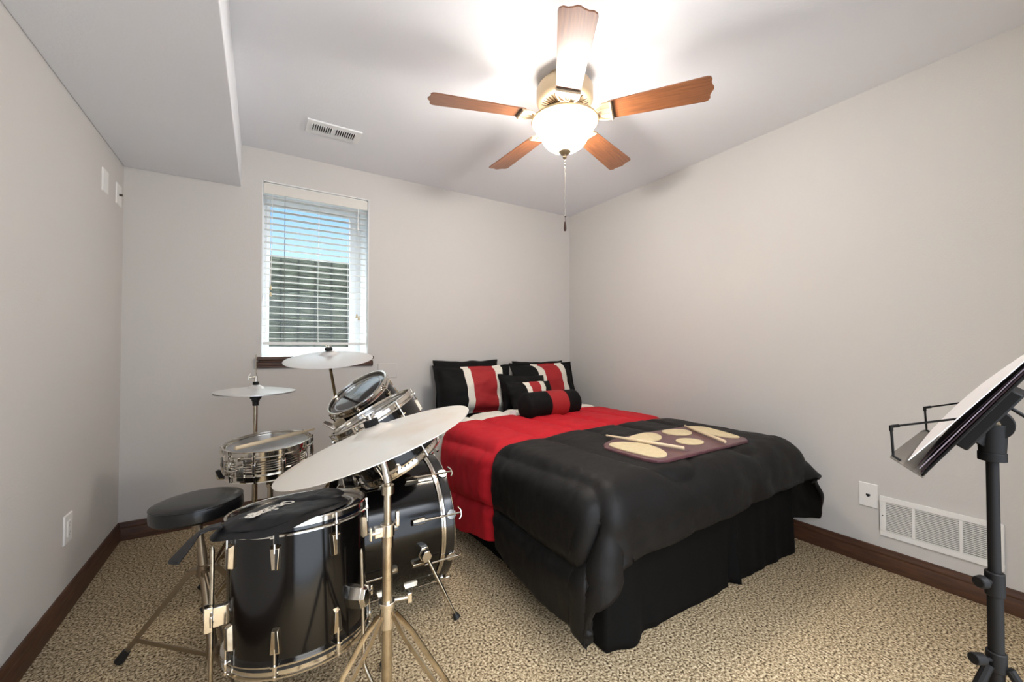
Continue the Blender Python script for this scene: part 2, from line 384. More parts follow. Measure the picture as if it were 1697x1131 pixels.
# ---------------------------------------------------------------- wall plates, vents
def plate(name, label, cat, T, w, h, parts=(), group=None, m='plastic'):
    t = thing(name, label, cat, T.to_translation(), T.to_3x3(), group)
    b = MB().prism([(-w/2, -h/2), (w/2, -h/2), (w/2, h/2), (-w/2, h/2)], 0, 0.006, scale1=0.95)
    obj('cover_plate', b, m, t, bevel=0.001)
    for nm, mb, m in parts:
        if nm == 'screw':
            for y in mb: obj('screw', MB().cyl((0, y, 0.005), (0, y, 0.0072), 0.0032, n=10), m, t)
        else: obj(nm, mb, m, t, bevel=0.0006)
    return t
# local frame of a plate: x along the wall, y up, z out into the room
TL = Matrix(((0, 0, 1), (1, 0, 0), (0, 1, 0)))      # left wall: out = +x, along = +y
TR = Matrix(((0, 0, -1), (-1, 0, 0), (0, 1, 0)))    # right wall: out = -x, along = -y
TB = Matrix(((1, 0, 0), (0, 0, -1), (0, 1, 0)))     # back wall: out = -y
def P4(R3, p): return Tr(*p) @ R3.to_4x4()
def screws(*ys): return ys
plate('wall_plate', 'blank white wall plate high on left wall, nearer the camera', 'wall plate', P4(TL, (0, -0.337, 1.956)), 0.088, 0.118, [('screw', screws(0.042, -0.042), 'plastic')])
plate('wall_plate', 'white cable wall plate with dark jack high beside left corner', 'wall plate', P4(TL, (0, -0.104, 1.960)), 0.094, 0.118,
      [('screw', screws(0.042, -0.042), 'plastic'), ('coax_jack', MB().cyl((-0.002, 0, 0.005), (-0.002, 0, 0.020), 0.0065, n=12), 'brass')])
ob = MB().box((-0.0165, -0.033, 0.005), (0.0165, 0.033, 0.0085))
sl_ = MB()
for y in (-0.019, 0.019):
    sl_.box((-0.008, y-0.002, 0.008), (-0.006, y+0.008, 0.0088)); sl_.box((0.006, y-0.002, 0.008), (0.008, y+0.007, 0.0088)); sl_.cyl((0, y-0.008, 0.008), (0, y-0.008, 0.0088), 0.0025, n=10)
plate('wall_outlet', 'white power outlet low on the left wall', 'outlet', P4(TL, (0, -0.735, 0.348)), 0.084, 0.122, [('receptacle', ob, 'plastic'), ('socket_slot', sl_, 'grey')])
pj = MB().box((-0.0085, -0.004, 0.005), (0.0085, 0.006, 0.0074)).box((-0.005, -0.009, 0.005), (0.005, -0.004, 0.0074))
plate('phone_jack', 'square white phone jack plate left of the low return vent', 'wall plate', P4(TR, (W, -2.363, 0.350)), 0.076, 0.122, [('screw', screws(0.042, -0.042), 'plastic'), ('jack', pj, 'dark')])
plate('wall_plate', 'wall coloured cover plate under the window, behind the rear tom', 'wall plate', P4(TB, (1.52, 0, 0.93)), 0.150, 0.115, [('screw', screws(0.0), 'wall')], m='wall')

# return air vent, right wall
t = thing('return_vent', 'white louvred return air vent low on right wall behind the music stand', 'vent', (W, -2.610, 0.264), TR)
t.rotation_quaternion = (Matrix(TR)).to_quaternion()
vw, vh = 0.402, 0.196
cells = [(-0.178, -0.083), (-0.072, 0.072), (0.083, 0.178)]
b = MB()
yl, yh = -0.072, 0.072
b.box((-vw/2, -vh/2, 0), (vw/2, yl, 0.008)); b.box((-vw/2, yh, 0), (vw/2, vh/2, 0.008))
xs = [-vw/2]+[q for c in cells for q in c]+[vw/2]
for i in range(0, len(xs), 2): b.box((xs[i], yl, 0), (xs[i+1], yh, 0.008))
obj('vent_frame', b, 'plastic', t, bevel=0.0015)
b = MB()
for c0, c1 in cells:
    for k in range(18):
        y = yl+(k+0.5)*(yh-yl)/18
        b.add([(c0, y-0.0035, 0.0005), (c1, y-0.0035, 0.0005), (c1, y-0.0025, 0.0075), (c0, y-0.0025, 0.0075), (c0, y+0.0015, 0.0075), (c1, y+0.0015, 0.0075), (c1, y+0.0015, 0.0005), (c0, y+0.0015, 0.0005)],
              [(0, 1, 2, 3), (3, 2, 5, 4), (4, 5, 6, 7), (0, 7, 6, 1), (0, 3, 4, 7), (1, 6, 5, 2)])
obj('louver', b, 'plastic', t, smooth=0)
obj('vent_backing', MB().box((-vw/2+0.005, yl-0.004, 0.0001), (vw/2-0.005, yh+0.004, 0.0008)), 'dark', t, smooth=0)
for x in (-0.190, 0.190): obj('screw', MB().cyl((x, 0.002, 0.0075), (x, 0.002, 0.0095), 0.003, n=10), 'grey', t)

# ceiling register
t = thing('ceiling_vent', 'white slotted air register on the ceiling above the window', 'vent', (1.055, -0.503, H))
b = MB(); w2, d2 = 0.152, 0.076
b.prism([(-w2, -d2), (w2, -d2), (w2, d2), (-w2, d2)], -0.0005, -0.003)
for (x0, x1, y0, y1) in ((-w2, -0.120, -d2, d2), (0.120, w2, -d2, d2), (-0.120, 0.120, -d2, -0.040), (-0.120, 0.120, 0.040, d2), (-0.012, 0.008, -0.040, 0.040)): b.box((x0, y0, -0.010), (x1, y1, 0))
obj('vent_frame', b, 'white', t, bevel=0.002)
for s, x0, x1, m in ((-1, -0.120, -0.012, 'dark'), (1, 0.008, 0.120, 'dark')):
    b = MB(); n = 9
    for k in range(n+1):
        x = x0+(x1-x0)*k/n
        b.box((-0.0022, -0.040, -0.009), (0.0022, 0.040, 0.009), Tr(x, 0, -0.006) @ Ry(s*radians(24) if s > 0 else radians(24)))
    obj('louver', b, 'white', t, smooth=0)
obj('vent_backing', MB().box((-0.120, -0.040, -0.0038), (0.120, 0.040, -0.0031)), 'dark', t, smooth=0)

# ================================================================ CEILING FAN
FX, FYc = 1.946, -1.632
fan = thing('ceiling_fan', 'five blade wooden ceiling fan with lit frosted bowl light', 'ceiling fan', (FX, FYc, H))
b = MB().lathe([(0, 0), (0.085, 0), (0.085, -0.012), (0.070, -0.035), (0.0, -0.035)], 40)
obj('canopy', b, 'nickel', fan)
b = MB().lathe([(0.0, -0.03), (0.10, -0.034), (0.128, -0.045), (0.138, -0.062), (0.138, -0.118), (0.134, -0.128), (0.120, -0.138), (0.060, -0.150), (0.0, -0.150)], 56)
obj('motor_housing', b, 'nickel', fan)
b = MB()
for k in range(40):
    if k % 8 == 0: continue
    b.box((0.070, -0.0022, -0.0015), (0.118, 0.0022, 0.002), Rz(2*pi*k/40) @ Tr(0, 0, -0.1445) @ Ry(radians(-12.5)) @ Tr(0, 0, -0.0) )
for i, (x, y, z) in enumerate(b.v):
    r = hypot(x, y); b.v[i] = (x, y, -0.150+(r-0.060)*0.2-(0.0016 if i % 8 < 4 else -0.002))
obj('vent_slot', b, 'nickel_d', fan)
b = MB().lathe([(0.0, -0.148), (0.052, -0.150), (0.056, -0.170), (0.095, -0.184), (0.124, -0.198), (0.124, -0.204), (0.0, -0.204)], 40)
obj('light_fitter', b, 'nickel', fan)
# glass bowl: bell shape, open at the top
prof = [(0.158, -0.222), (0.155, -0.232), (0.146, -0.248), (0.134, -0.262), (0.124, -0.276), (0.116, -0.296), (0.105, -0.318), (0.088, -0.338), (0.064, -0.354), (0.034, -0.364), (0.0, -0.367)]
inner = [(max(r-0.004, 0), z+0.004) for r, z in reversed(prof)]
obj('light_bowl', MB().lathe(prof, 56), 'bowl', fan)
for x in (-0.055, 0.055):
    bu = obj('bulb', MB().lathe([(0, -0.322), (0.014, -0.320), (0.024, -0.310), (0.027, -0.296), (0.022, -0.276), (0.014, -0.258), (0.013, -0.250)], 20, Tr(x, 0, 0)), 'bulb', fan)
    obj('bulb_socket', MB().cyl((x, 0, -0.252), (x*0.8, 0, -0.196), 0.015), 'nickel', bu)
rim = [(0.1575+0.0075*cos(a), -0.2225+0.0055*sin(a)) for a in [2*pi*i/12 for i in range(12)]]
obj('bowl_rim', MB().lathe(rim, 56, closed=True), 'bowl_rim', fan)
obj('finial', MB().lathe([(0, -0.364), (0.030, -0.365), (0.031, -0.370), (0.022, -0.380), (0.010, -0.386), (0.008, -0.393), (0.011, -0.397), (0.006, -0.404), (0.0, -0.408)], 28), 'finial', fan)
b = MB()
for z in (-0.412, -0.430): b.sphere((0.002, 0.002, z), 0.005, n=10, sq=(1, 1, 0.8))
for k in range(62):
    b.sphere((0.002+0.0006*sin(k*0.7), 0.002, -0.436-k*0.0043), 0.0019, n=6)
obj('pull_chain', b, 'chain', fan)
ch = MB().sphere((0.004, 0.002, -0.688), 0.0045, n=10); ch.lathe([(0, -0.712), (0.003, -0.714), (0.006, -0.730), (0.0075, -0.748), (0.006, -0.758), (0, -0.762)], 14, Tr(0.002, 0.002, 0)); ch.cyl((0.003, 0.002, -0.69), (0.002, 0.002, -0.715), 0.0008, n=6)
obj('chain_pull', ch, 'pull', fan)
# blades: local x runs outwards
BZ = -0.205
def blade_mb():
    pts = []
    L0, L1 = 0.215, 0.660
    n = 14
    low = [(L0+(L1-0.03-L0)*i/n, -(0.054+0.016*i/n)) for i in range(n+1)]
    tip = [(L1-0.016, -0.066), (L1-0.008, -0.052), (L1-0.010, -0.036), (L1-0.004, -0.018), (L1+0.003, -0.006)]
    pts = [(L0-0.006, -0.045)]+low+tip
    pts = pts+[(x, -y) for x, y in reversed(pts)]
    return MB().prism(pts, -0.003, 0.003)
def iron_mb():
    b = MB()
    b.tube([(0.060, 0, 0.048), (0.095, 0, 0.036), (0.125, 0, 0.010), (0.150, 0, -0.007)], [0.010, 0.010, 0.009, 0.010], 12)
    for s in (-1, 1):
        b.tube([(0.145, s*0.006, -0.007), (0.160, s*0.034, -0.007), (0.190, s*0.050, -0.007), (0.226, s*0.052, -0.007)], 0.0055, 8)
        b.tube([(0.150, 0, -0.007), (0.185, s*0.016, -0.006), (0.228, s*0.016, -0.006)], 0.0035, 8)
    b.tube([(0.226, -0.056, -0.007), (0.226, 0.056, -0.007)], 0.0065, 8)
    b.prism([(0.148, -0.012), (0.165, -0.036), (0.192, -0.050), (0.226, -0.052), (0.226, 0.052), (0.192, 0.050), (0.165, 0.036), (0.148, 0.012)], -0.0055, -0.0032)
    return b
b0 = obj('blade', blade_mb(), 'blade', fan, bevel=0.001); i0 = obj('blade_iron', iron_mb(), 'nickel', b0)
db = MB().box((0.233, -0.050, -0.0062), (0.240, 0.050, -0.0028)); e0 = obj('iron_edge', db, 'nickel_d', b0)
for k in range(5):
    a = -0.929+k*2*pi/5
    T = Rz(a) @ Tr(0, 0, BZ) @ Rx(radians(-12)) 
    if k == 0: b0.matrix_local = T
    else:
        c = share(b0, 'blade', fan, T=T); ci = i0.copy(); COL.objects.link(ci); ci.parent = c; ce = e0.copy(); COL.objects.link(ce); ce.parent = c
fan['label'] = 'five blade wooden ceiling fan with lit frosted bowl light'

# ================================================================ BED
BX0, BX1, BY0, BY1 = 1.752, 3.142, -2.100, -0.160
bed = thing('bed', 'bed with black sheet and gathered black skirt against right wall corner', 'bed', ((BX0+BX1)/2, (BY0+BY1)/2, 0))
cxb, cyb = (BX0+BX1)/2, (BY0+BY1)/2
def bb(x0, y0, z0, x1, y1, z1): return MB().box((x0-cxb, y0-cyb, z0), (x1-cxb, y1-cyb, z1))
obj('bed_frame', bb(BX0+0.06, BY0+0.08, 0.0, BX1-0.06, BY1-0.02, 0.14), 'rubber', bed, bevel=0.01)
obj('box_spring', bb(BX0+0.02, BY0+0.03, 0.14, BX1-0.02, BY1, 0.345), 'sheet', bed, bevel=0.03, seg=3)
obj('mattress', bb(BX0+0.015, BY0+0.03, 0.345, BX1-0.015, BY1, 0.575), 'sheet', bed, bevel=0.05, seg=4)
# skirt ribbon: left side, front, right side, rippling towards the hem
def skirt():
    path = []
    def seg(a, b, n):
        for i in range(n): path.append((a[0]+(b[0]-a[0])*i/n, a[1]+(b[1]-a[1])*i/n))
    seg((BX0, -0.25), (BX0, BY0), 90); seg((BX0, BY0), (BX1, BY0), 110); seg((BX1, BY0), (BX1, -0.25), 90); path.append((BX1, -0.25))
    nz = 14; vs = []; fs = []; n = len(path); acc = 0
    for i, (x, y) in enumerate(path):
        p0 = path[max(i-1, 0)]; p1 = path[min(i+1, n-1)]
        tx, ty = p1[0]-p0[0], p1[1]-p0[1]; l = hypot(tx, ty); tx /= l; ty /= l; nx, ny = ty, -tx
        if nx*(x-cxb)+ny*(y-cyb) < 0: nx, ny = -nx, -ny
        acc += hypot(x-path[max(i-1, 0)][0], y-path[max(i-1, 0)][1])
        rip = 0.012*noise.noise((acc*5.0, 1.3, 0))+0.010*noise.noise((acc*13, 5.1, 0))
        bulge = 0.0
        if 90 <= i < 200:                                  # front: a full corner fold and one split pleat
            bulge = 0.032*math.exp(-((x-1.86)/0.055)**2) - 0.012*math.exp(-((x-1.96)/0.05)**2)
            q = (x-2.585)
            bulge += 0.030*math.exp(-(q/0.014)**2) - 0.018*math.exp(-((q+0.035)/0.02)**2)
        for j in range(nz+1):
            f = j/nz; z = 0.36*(1-f)+0.006*f
            o = -0.004+(rip+bulge)*f**0.9+0.010*f
            vs.append((x+nx*o-cxb, y+ny*o-cyb, z))
    for i in range(n-1):
        for j in range(nz): fs.append((i*(nz+1)+j, (i+1)*(nz+1)+j, (i+1)*(nz+1)+j+1, i*(nz+1)+j+1))
    return MB().add(vs, fs)
o = obj('bed_skirt', skirt(), 'skirt', bed, smooth=180)
sm = o.modifiers.new('thick', 'SOLIDIFY'); sm.thickness = 0.003

# comforter: a square-cornered quilt laid over the bed, bands of white, red and black
def comforter():
    ZT, R_ = 0.600, 0.095
    xa, xb, ya = 1.665+R_, 2.985, -2.165+R_             # inset rectangle edges (left, right, foot)
    yh = -0.60
    ang = radians(3.2)
    piv = (xa, -1.43)
    hl, hr, hf = 0.545, 0.50, 0.275
    s0, s1 = -hl-0.02, (xb-xa)+hr
    ds = 0.0125
    S = np.arange(s0, s1+ds, ds); Tt = np.arange(-0.79, (-1.43-ya)+hf+ds, ds)
    ns, nt_ = len(S), len(Tt)
    ss, tt = np.meshgrid(S, Tt, indexing='ij')
    X = piv[0]+ss*cos(ang)+tt*sin(ang)*1.0
    Y = piv[1]+ss*sin(ang)-tt*cos(ang)
    # nearest point of the inset rectangle
    ex = np.clip(X, xa, xb); ey = np.maximum(Y, ya)
    dx, dy = X-ex, Y-ey
    d = np.hypot(dx, dy); nx = np.where(d > 1e-9, dx/np.maximum(d, 1e-9), 0); ny = np.where(d > 1e-9, dy/np.maximum(d, 1e-9), 0)
    d = np.where(d > 0.50, 0.50+0.07*np.tanh((d-0.50)/0.07), d)      # rounded quilt corners
    q = pi/2*R_
    a = np.minimum(d, q)/R_
    out = R_*np.sin(a); drop = R_*(1-np.cos(a)); rest = np.maximum(d-q, 0)
    corner = (np.abs(nx*ny)*2)
    left_c = corner*(X < 2.4); right_c = corner*(X > 2.4)
    th = np.arctan2(-ny, np.abs(nx))
    flare = 0.10*left_c+0.62*right_c+0.35*np.maximum(nx, 0)*(1-right_c)
    side = 0.06*(nx < -0.9)*np.minimum(rest/0.3, 1)*0.3
    wave = (0.011*np.sin(th*9.0)*left_c + 0.02*np.sin(th*7)*right_c)*np.minimum(rest/0.15, 1)
    out = out+rest*flare-side*rest+wave
    drop = drop+rest*np.sqrt(np.maximum(1-flare**2, 0.2))
    # front panel swings in folds, left panel bellies out
    fr = (ny < -0.7)*np.minimum(rest/0.10, 1)
    fold = np.zeros_like(out)
    for i in range(ns):
        for j in range(nt_):
            if d[i, j] > 0.05:
                u = X[i, j]*1.0; w_ = Y[i, j]
                fold[i, j] = 0.030*noise.noise((u*3.4+w_*1.2, w_*1.0-u*0.4, 3.0))+0.012*noise.noise((u*9+w_*5, w_*3-u*2, 7.0))
    out = out+fold*np.minimum(d/0.15, 1)*(0.5+0.6*fr)
    px_ = ex+nx*out; py_ = ey+ny*out; pz = ZT-drop
    lift = 1-0.13*np.exp(-((tt+0.02)/0.28)**2)*(nx < -0.5)
    drop = drop*lift
    pz = ZT-drop
    # crown of the top, sagging a little at the edges
    inx = np.clip(np.minimum(ex-xa, xb-ex)/0.35, 0, 1); iny = np.clip((ey-ya)/0.4, 0, 1)
    pz = pz+0.012*np.minimum(inx, 1)*iny
    pz = np.maximum(pz, 0.030)
    Pm = np.stack([px_, py_, pz], -1)
    # quilting
    sl_ = ss+hl
    per = 0.56; c_ = (np.round((sl_-0.32)/per))*per+0.32
    tu = (-1.43-ya)-0.03
    dd = np.where(tt < tu, np.abs(np.abs(sl_-c_)-0.14), np.abs(np.hypot(sl_-c_, tt-tu)-0.14))
    tw = -0.64; tr = 0.0
    db = np.minimum(np.abs(tt-tr), np.abs(tt-tw))
    dd2 = np.minimum(dd, db)
    puff = 0.032*(1-np.exp(-(dd2/0.032)**2))
    under = np.clip(np.minimum(np.minimum(X-1.99, 2.93-X), np.minimum(Y+2.12, -1.64-Y))/0.07, 0, 1)      # pressed flat under the board
    flat = np.minimum(d, 0.30)/0.30
    puff = puff*(0.62+0.38*flat)*(1-under)+0.012*under
    wr = np.zeros_like(puff)
    for i in range(ns):
        for j in range(nt_):
            s_, t_ = ss[i, j], tt[i, j]
            near = math.exp(-(dd2[i, j]/0.07)**2)
            lo = noise.noise((s_*5, t_*5, 0.5))*0.006
            gather = noise.noise((s_*6, t_*22, 2.2))*0.0065 if dd[i, j] < db[i, j] else noise.noise((s_*30, t_*6, 4.2))*0.0035
            wr[i, j] = (lo+gather*(0.30+1.0*near)*(0.4+0.6*min(d[i, j]/0.12, 1))+0.0032*noise.noise((s_*14+t_*10, t_*22-s_*6, 9.0)))*(1-under[i, j])
    du = np.gradient(Pm, axis=0); dv = np.gradient(Pm, axis=1)
    N = np.cross(du, dv); N /= np.maximum(np.linalg.norm(N, axis=-1, keepdims=True), 1e-9)
    if N[ns//2, nt_//3, 2] < 0: N = -N
    for _ in range(2):
        N[1:-1, 1:-1] = (N[1:-1, 1:-1]*2+N[:-2, 1:-1]+N[2:, 1:-1]+N[1:-1, :-2]+N[1:-1, 2:])/6
    N /= np.maximum(np.linalg.norm(N, axis=-1, keepdims=True), 1e-9)
    Pm = Pm+N*(puff+wr)[..., None]
    Pm[..., 0] = np.minimum(Pm[..., 0], W-0.012); Pm[..., 2] = np.maximum(Pm[..., 2], 0.012)
    mb = MB(); o3 = (2.0, -1.4, 0)
    vs = [(p[0]-o3[0], p[1]-o3[1], p[2]) for p in Pm.reshape(-1, 3)]
    fs = []; ms = []
    for i in range(ns-1):
        for j in range(nt_-1):
            fs.append((i*nt_+j, (i+1)*nt_+j, (i+1)*nt_+j+1, i*nt_+j+1))
            tm = (Tt[j]+Tt[j+1])/2; ms.append(2 if tm < tw else (1 if tm < tr else 0))
    mb.v = vs; mb.f = fs; mb.m = ms
    o = obj('comforter', mb, ['q_black', 'q_red', 'q_white'], smooth=180, fix=False)
    o.location = o3
    sd = o.modifiers.new('thick', 'SOLIDIFY'); sd.thickness = 0.018; sd.offset = -1 if N[ns//2, nt_//3, 2] > 0 else 1
    return o
cf = comforter(); tag(cf, 'quilted black comforter with red and white bands draped over the bed', 'comforter')

# pillows
def pillow_mb(w, h, T, bands, flange=0.0, seed=0, pinch=0.06, crush=0.0, n=44):
    """local: x width, z height from 0, y thickness (front = -y)"""
    mb = MB(); m = 30
    for sgn in (-1, 1):
        vs = []
        for i in range(n+1):
            u = -1+2*i/n
            for j in range(m+1):
                v_ = -1+2*j/m
                uu, vv = min(abs(u)/(1-flange), 1), min(abs(v_)/(1-flange), 1)
                th = T/2*((1-uu**2.6)*(1-vv**2.6))**0.55
                x = w/2*u*(1-pinch*(1-v_*v_)); z = h/2*v_*(1-pinch*(1-u*u)*1.2)
                no = noise.noise((u*1.7+seed, v_*1.7, sgn*2.0+seed))*0.022+noise.noise((u*5+seed, v_*5, seed*3.1))*0.007
                edge = (1-max(abs(u), abs(v_))**6)
                wob = noise.noise((u*2.2+seed*2, v_*2.2, 9.7+seed))*0.014
                y = sgn*(th+no*edge*(T/0.16))+wob
                z += -crush*max(0, v_)*max(0, 1-abs(u)*0.8)
                vs.append((x+noise.noise((v_*3, seed, 1))*0.006, y+(0.0015*sgn if flange else 0), z+h/2+noise.noise((u*3, seed, 4))*0.008))
        fs = []; o = len(mb.v)
        for i in range(n):
            um = -1+2*(i+0.5)/n; mi = [k for lim, k in bands if um <= lim][0]
            for j in range(m):
                a, b_, c, d = i*(m+1)+j, (i+1)*(m+1)+j, (i+1)*(m+1)+j+1, i*(m+1)+j+1
                mb.f.append(tuple(q+o for q in ((a, b_, c, d) if sgn < 0 else (a, d, c, b_)))); mb.m.append(mi)
        mb.v += vs
    return mb
PM = ['p_black', 'p_red', 'p_white']
def pillow(name, label, loc, w, h, T, bands, lean=15, yaw=0, roll=0, group=None, **kw):
    mb = pillow_mb(w, h, T, bands, **kw)
    o = obj(name, mb, PM, smooth=180)
    o.location = loc; o.rotation_mode = 'QUATERNION'
    o.rotation_quaternion = (Rz(radians(yaw)) @ Rx(radians(-lean)) @ Ry(radians(roll))).to_quaternion()
    return tag(o, label, 'pillow', group)
ZB = 0.585
striped = [(-0.42, 0), (-0.22, 2), (0.24, 1), (0.44, 2), (1.01, 0)]
pillow('pillow', 'plain black pillow behind the left striped sham, against back wall', (2.165, -0.12, ZB), 0.60, 0.425, 0.13, [(1.01, 0)], lean=8, seed=1, pinch=0.05)
pillow('pillow', 'plain black pillow behind the right striped sham, against back wall', (2.90, -0.12, ZB), 0.58, 0.405, 0.13, [(1.01, 0)], lean=8, seed=2, pinch=0.05)
pillow('pillow_sham', 'left striped sham, black with white edged red band, leaning upright', (2.14, -0.33, ZB), 0.68, 0.40, 0.17, [(-0.34, 0), (-0.12, 2), (0.52, 1), (0.72, 2), (1.01, 0)], lean=17, yaw=-3, flange=0.08, seed=3)
pillow('pillow_sham', 'right striped sham near the right wall, behind the small cushions', (2.84, -0.33, ZB), 0.70, 0.41, 0.17, [(-0.36, 0), (-0.12, 2), (0.40, 1), (0.62, 2), (1.01, 0)], lean=17, yaw=2, flange=0.08, seed=5)
pillow('throw_pillow', 'small plain black throw pillow between the two striped shams', (2.49, -0.50, ZB+0.005), 0.42, 0.33, 0.13, [(1.01, 0)], lean=26, yaw=-6, roll=3, seed=8)
pillow('throw_pillow', 'small striped throw pillow tucked behind the round bolster', (2.475, -0.66, ZB+0.03), 0.42, 0.27, 0.13, [(-0.30, 0), (-0.08, 2), (0.34, 1), (0.54, 2), (1.01, 0)], lean=34, yaw=-2, seed=11)
# bolster
def bolster():
    R_, L = 0.093, 0.50; mb = MB(); n = 40
    prof = []
    for i in range(9): prof.append((R_*sin(i/8*pi/2)*1.0, -L/2+0.045-0.045*cos(i/8*pi/2)*1.0))
    mid = [(R_, -L/2+0.045+(L-0.09)*k/24) for k in range(1, 24)]
    full = prof+mid+[(r, -z) for r, z in reversed(prof)]
    k = len(full)
    for r, z in full:
        for i in range(n):
            a = 2*pi*i/n; rr = r*(1+0.03*noise.noise((cos(a)*1.5, sin(a)*1.5, z*6))+0.02*noise.noise((a*2, z*20, 3))); mb.v.append((z, rr*cos(a), rr*sin(a)))
    for j in range(k-1):
        zm = (full[j][1]+full[j+1][1])/2; mi = 1 if -0.045 < zm < 0.095 else 0
        for i in range(n): mb.f.append((j*n+i, j*n+(i+1) % n, (j+1)*n+(i+1) % n, (j+1)*n+i)); mb.m.append(mi)
    return mb
o = obj('bolster_pillow', bolster(), PM, smooth=180); o.location = (2.43, -0.875, 0.708); o.rotation_euler = (0, 0, radians(2))
tag(o, 'round black bolster pillow with one red band lying on the comforter', 'pillow')
o = obj('paper_tag', MB().box((-0.02, -0.004, 0), (0.022, 0.012, 0.052)).box((-0.02, -0.03, 0), (0.022, -0.004, 0.018)), 'tag', bevel=0.004); o.location = (2.165, -0.80, 0.622); o.rotation_euler = (0, 0, radians(-20))
tag(o, 'small white folded tag standing left of the bolster pillow', 'tag')
o = obj('paper_tag', MB().box((-0.018, -0.012, 0), (0.018, 0.012, 0.006)), 'tag', bevel=0.002); o.location = (2.45, -0.985, 0.633); o.rotation_euler = (0, 0, radians(10))
tag(o, 'tiny white tag lying on red band before the bolster', 'tag')

# ---------------------------------------------------------------- practice board with pads and two sticks
PBZ = 0.630
BT = Matrix(((cos(radians(1.0)), -sin(radians(1.0)), 0), (sin(radians(1.0)), cos(radians(1.0)), 0), (0, 0, 1)))
pb = thing('practice_board', 'maroon drum practice board with tan pads lying on the bed', 'practice pad', (2.46, -1.885, PBZ), BT)
def lo_(p): return (p[0]-2.46, p[1]+1.885)
out = [(2.035, -1.80), (2.085, -1.745), (2.19, -1.700), (2.43, -1.680), (2.78, -1.690), (2.865, -1.735), (2.885, -1.80), (2.785, -2.050), (2.745, -2.080), (2.11, -2.085), (2.065, -2.065), (2.040, -2.02)]
obj('board', MB().prism([lo_(p) for p in reversed(out)], 0, 0.016), 'board', pb, bevel=0.004)
PADS = [[(2.052, -1.80), (2.10, -1.752), (2.17, -1.765), (2.225, -1.82), (2.245, -1.88), (2.225, -1.96), (2.185, -2.03), (2.14, -2.068), (2.09, -2.068), (2.062, -2.03)],
        [(2.265, -1.725), (2.33, -1.705), (2.43, -1.690), (2.468, -1.70), (2.482, -1.745), (2.455, -1.80), (2.395, -1.845), (2.333, -1.860), (2.285, -1.84), (2.262, -1.79)],
        [(2.545, -1.712), (2.60, -1.705), (2.66, -1.715), (2.705, -1.755), (2.69, -1.81), (2.644, -1.852), (2.583, -1.865), (2.53, -1.835), (2.512, -1.775)],
        [(2.463+0.072*cos(2*pi*i/22), -1.948+0.066*sin(2*pi*i/22)) for i in range(22)],
        [(2.775, -1.712), (2.82, -1.712), (2.862, -1.75), (2.870, -1.80), (2.785, -2.025), (2.750, -2.050), (2.71, -2.025), (2.69, -1.95), (2.70, -1.85), (2.735, -1.76)]]
def smooth_poly(p, it=2):
    for _ in range(it):
        p = [q for i in range(len(p)) for q in ((p[i][0]*0.75+p[(i+1) % len(p)][0]*0.25, p[i][1]*0.75+p[(i+1) % len(p)][1]*0.25), (p[i][0]*0.25+p[(i+1) % len(p)][0]*0.75, p[i][1]*0.25+p[(i+1) % len(p)][1]*0.75))]
    return p
def shrink(p, k):
    cx, cy = sum(q[0] for q in p)/len(p), sum(q[1] for q in p)/len(p)
    return [(cx+(q[0]-cx)*k, cy+(q[1]-cy)*k) for q in p]
for p in PADS: obj('rubber_pad', MB().prism(shrink([lo_(q) for q in smooth_poly(p)], 0.94), 0.0155, 0.0215), 'pad', pb, bevel=0.0015)
obj('hand_hole', MB().prism([(-0.155+0.034*cos(2*pi*i/18)-0.06+0.06, -0.150+0.014*sin(2*pi*i/18)) for i in range(18)], 0.0155, 0.0166), 'board_edge', pb)
def stick(label, a, b, r=0.0072, group=None, tip=True):
    a = Vector(a); b = Vector(b); L = (b-a).length
    t = thing('drumstick', label, 'drumstick', a, (b-a).to_track_quat('Z', 'Y').to_matrix(), group)
    sh = [(0, 0), (r*0.8, 0.0005), (r, 0.004)]+[(r, L*0.72)]+[(r*(1-0.55*k/6), L*0.72+(L*0.965-L*0.72)*k/6) for k in range(1, 7)]
    obj('shaft', MB().lathe(sh+[(0, L*0.966)], 14), 'stick', t)
    obj('stick_tip', MB().lathe([(0, L*0.955), (r*0.42, L*0.957), (r*0.72, L*0.972), (r*0.66, L*0.985), (r*0.35, L*0.997), (0, L)], 12), 'stick', t)
stick('left drumstick on the practice board, pointing away over the left pads', (2.285, -2.045, 0.659), (2.183, -1.665, 0.659), 0.0080)
stick('right drumstick on the practice board, lying beside the right pad', (2.560, -2.070, 0.659), (2.755, -1.715, 0.659), 0.0080)

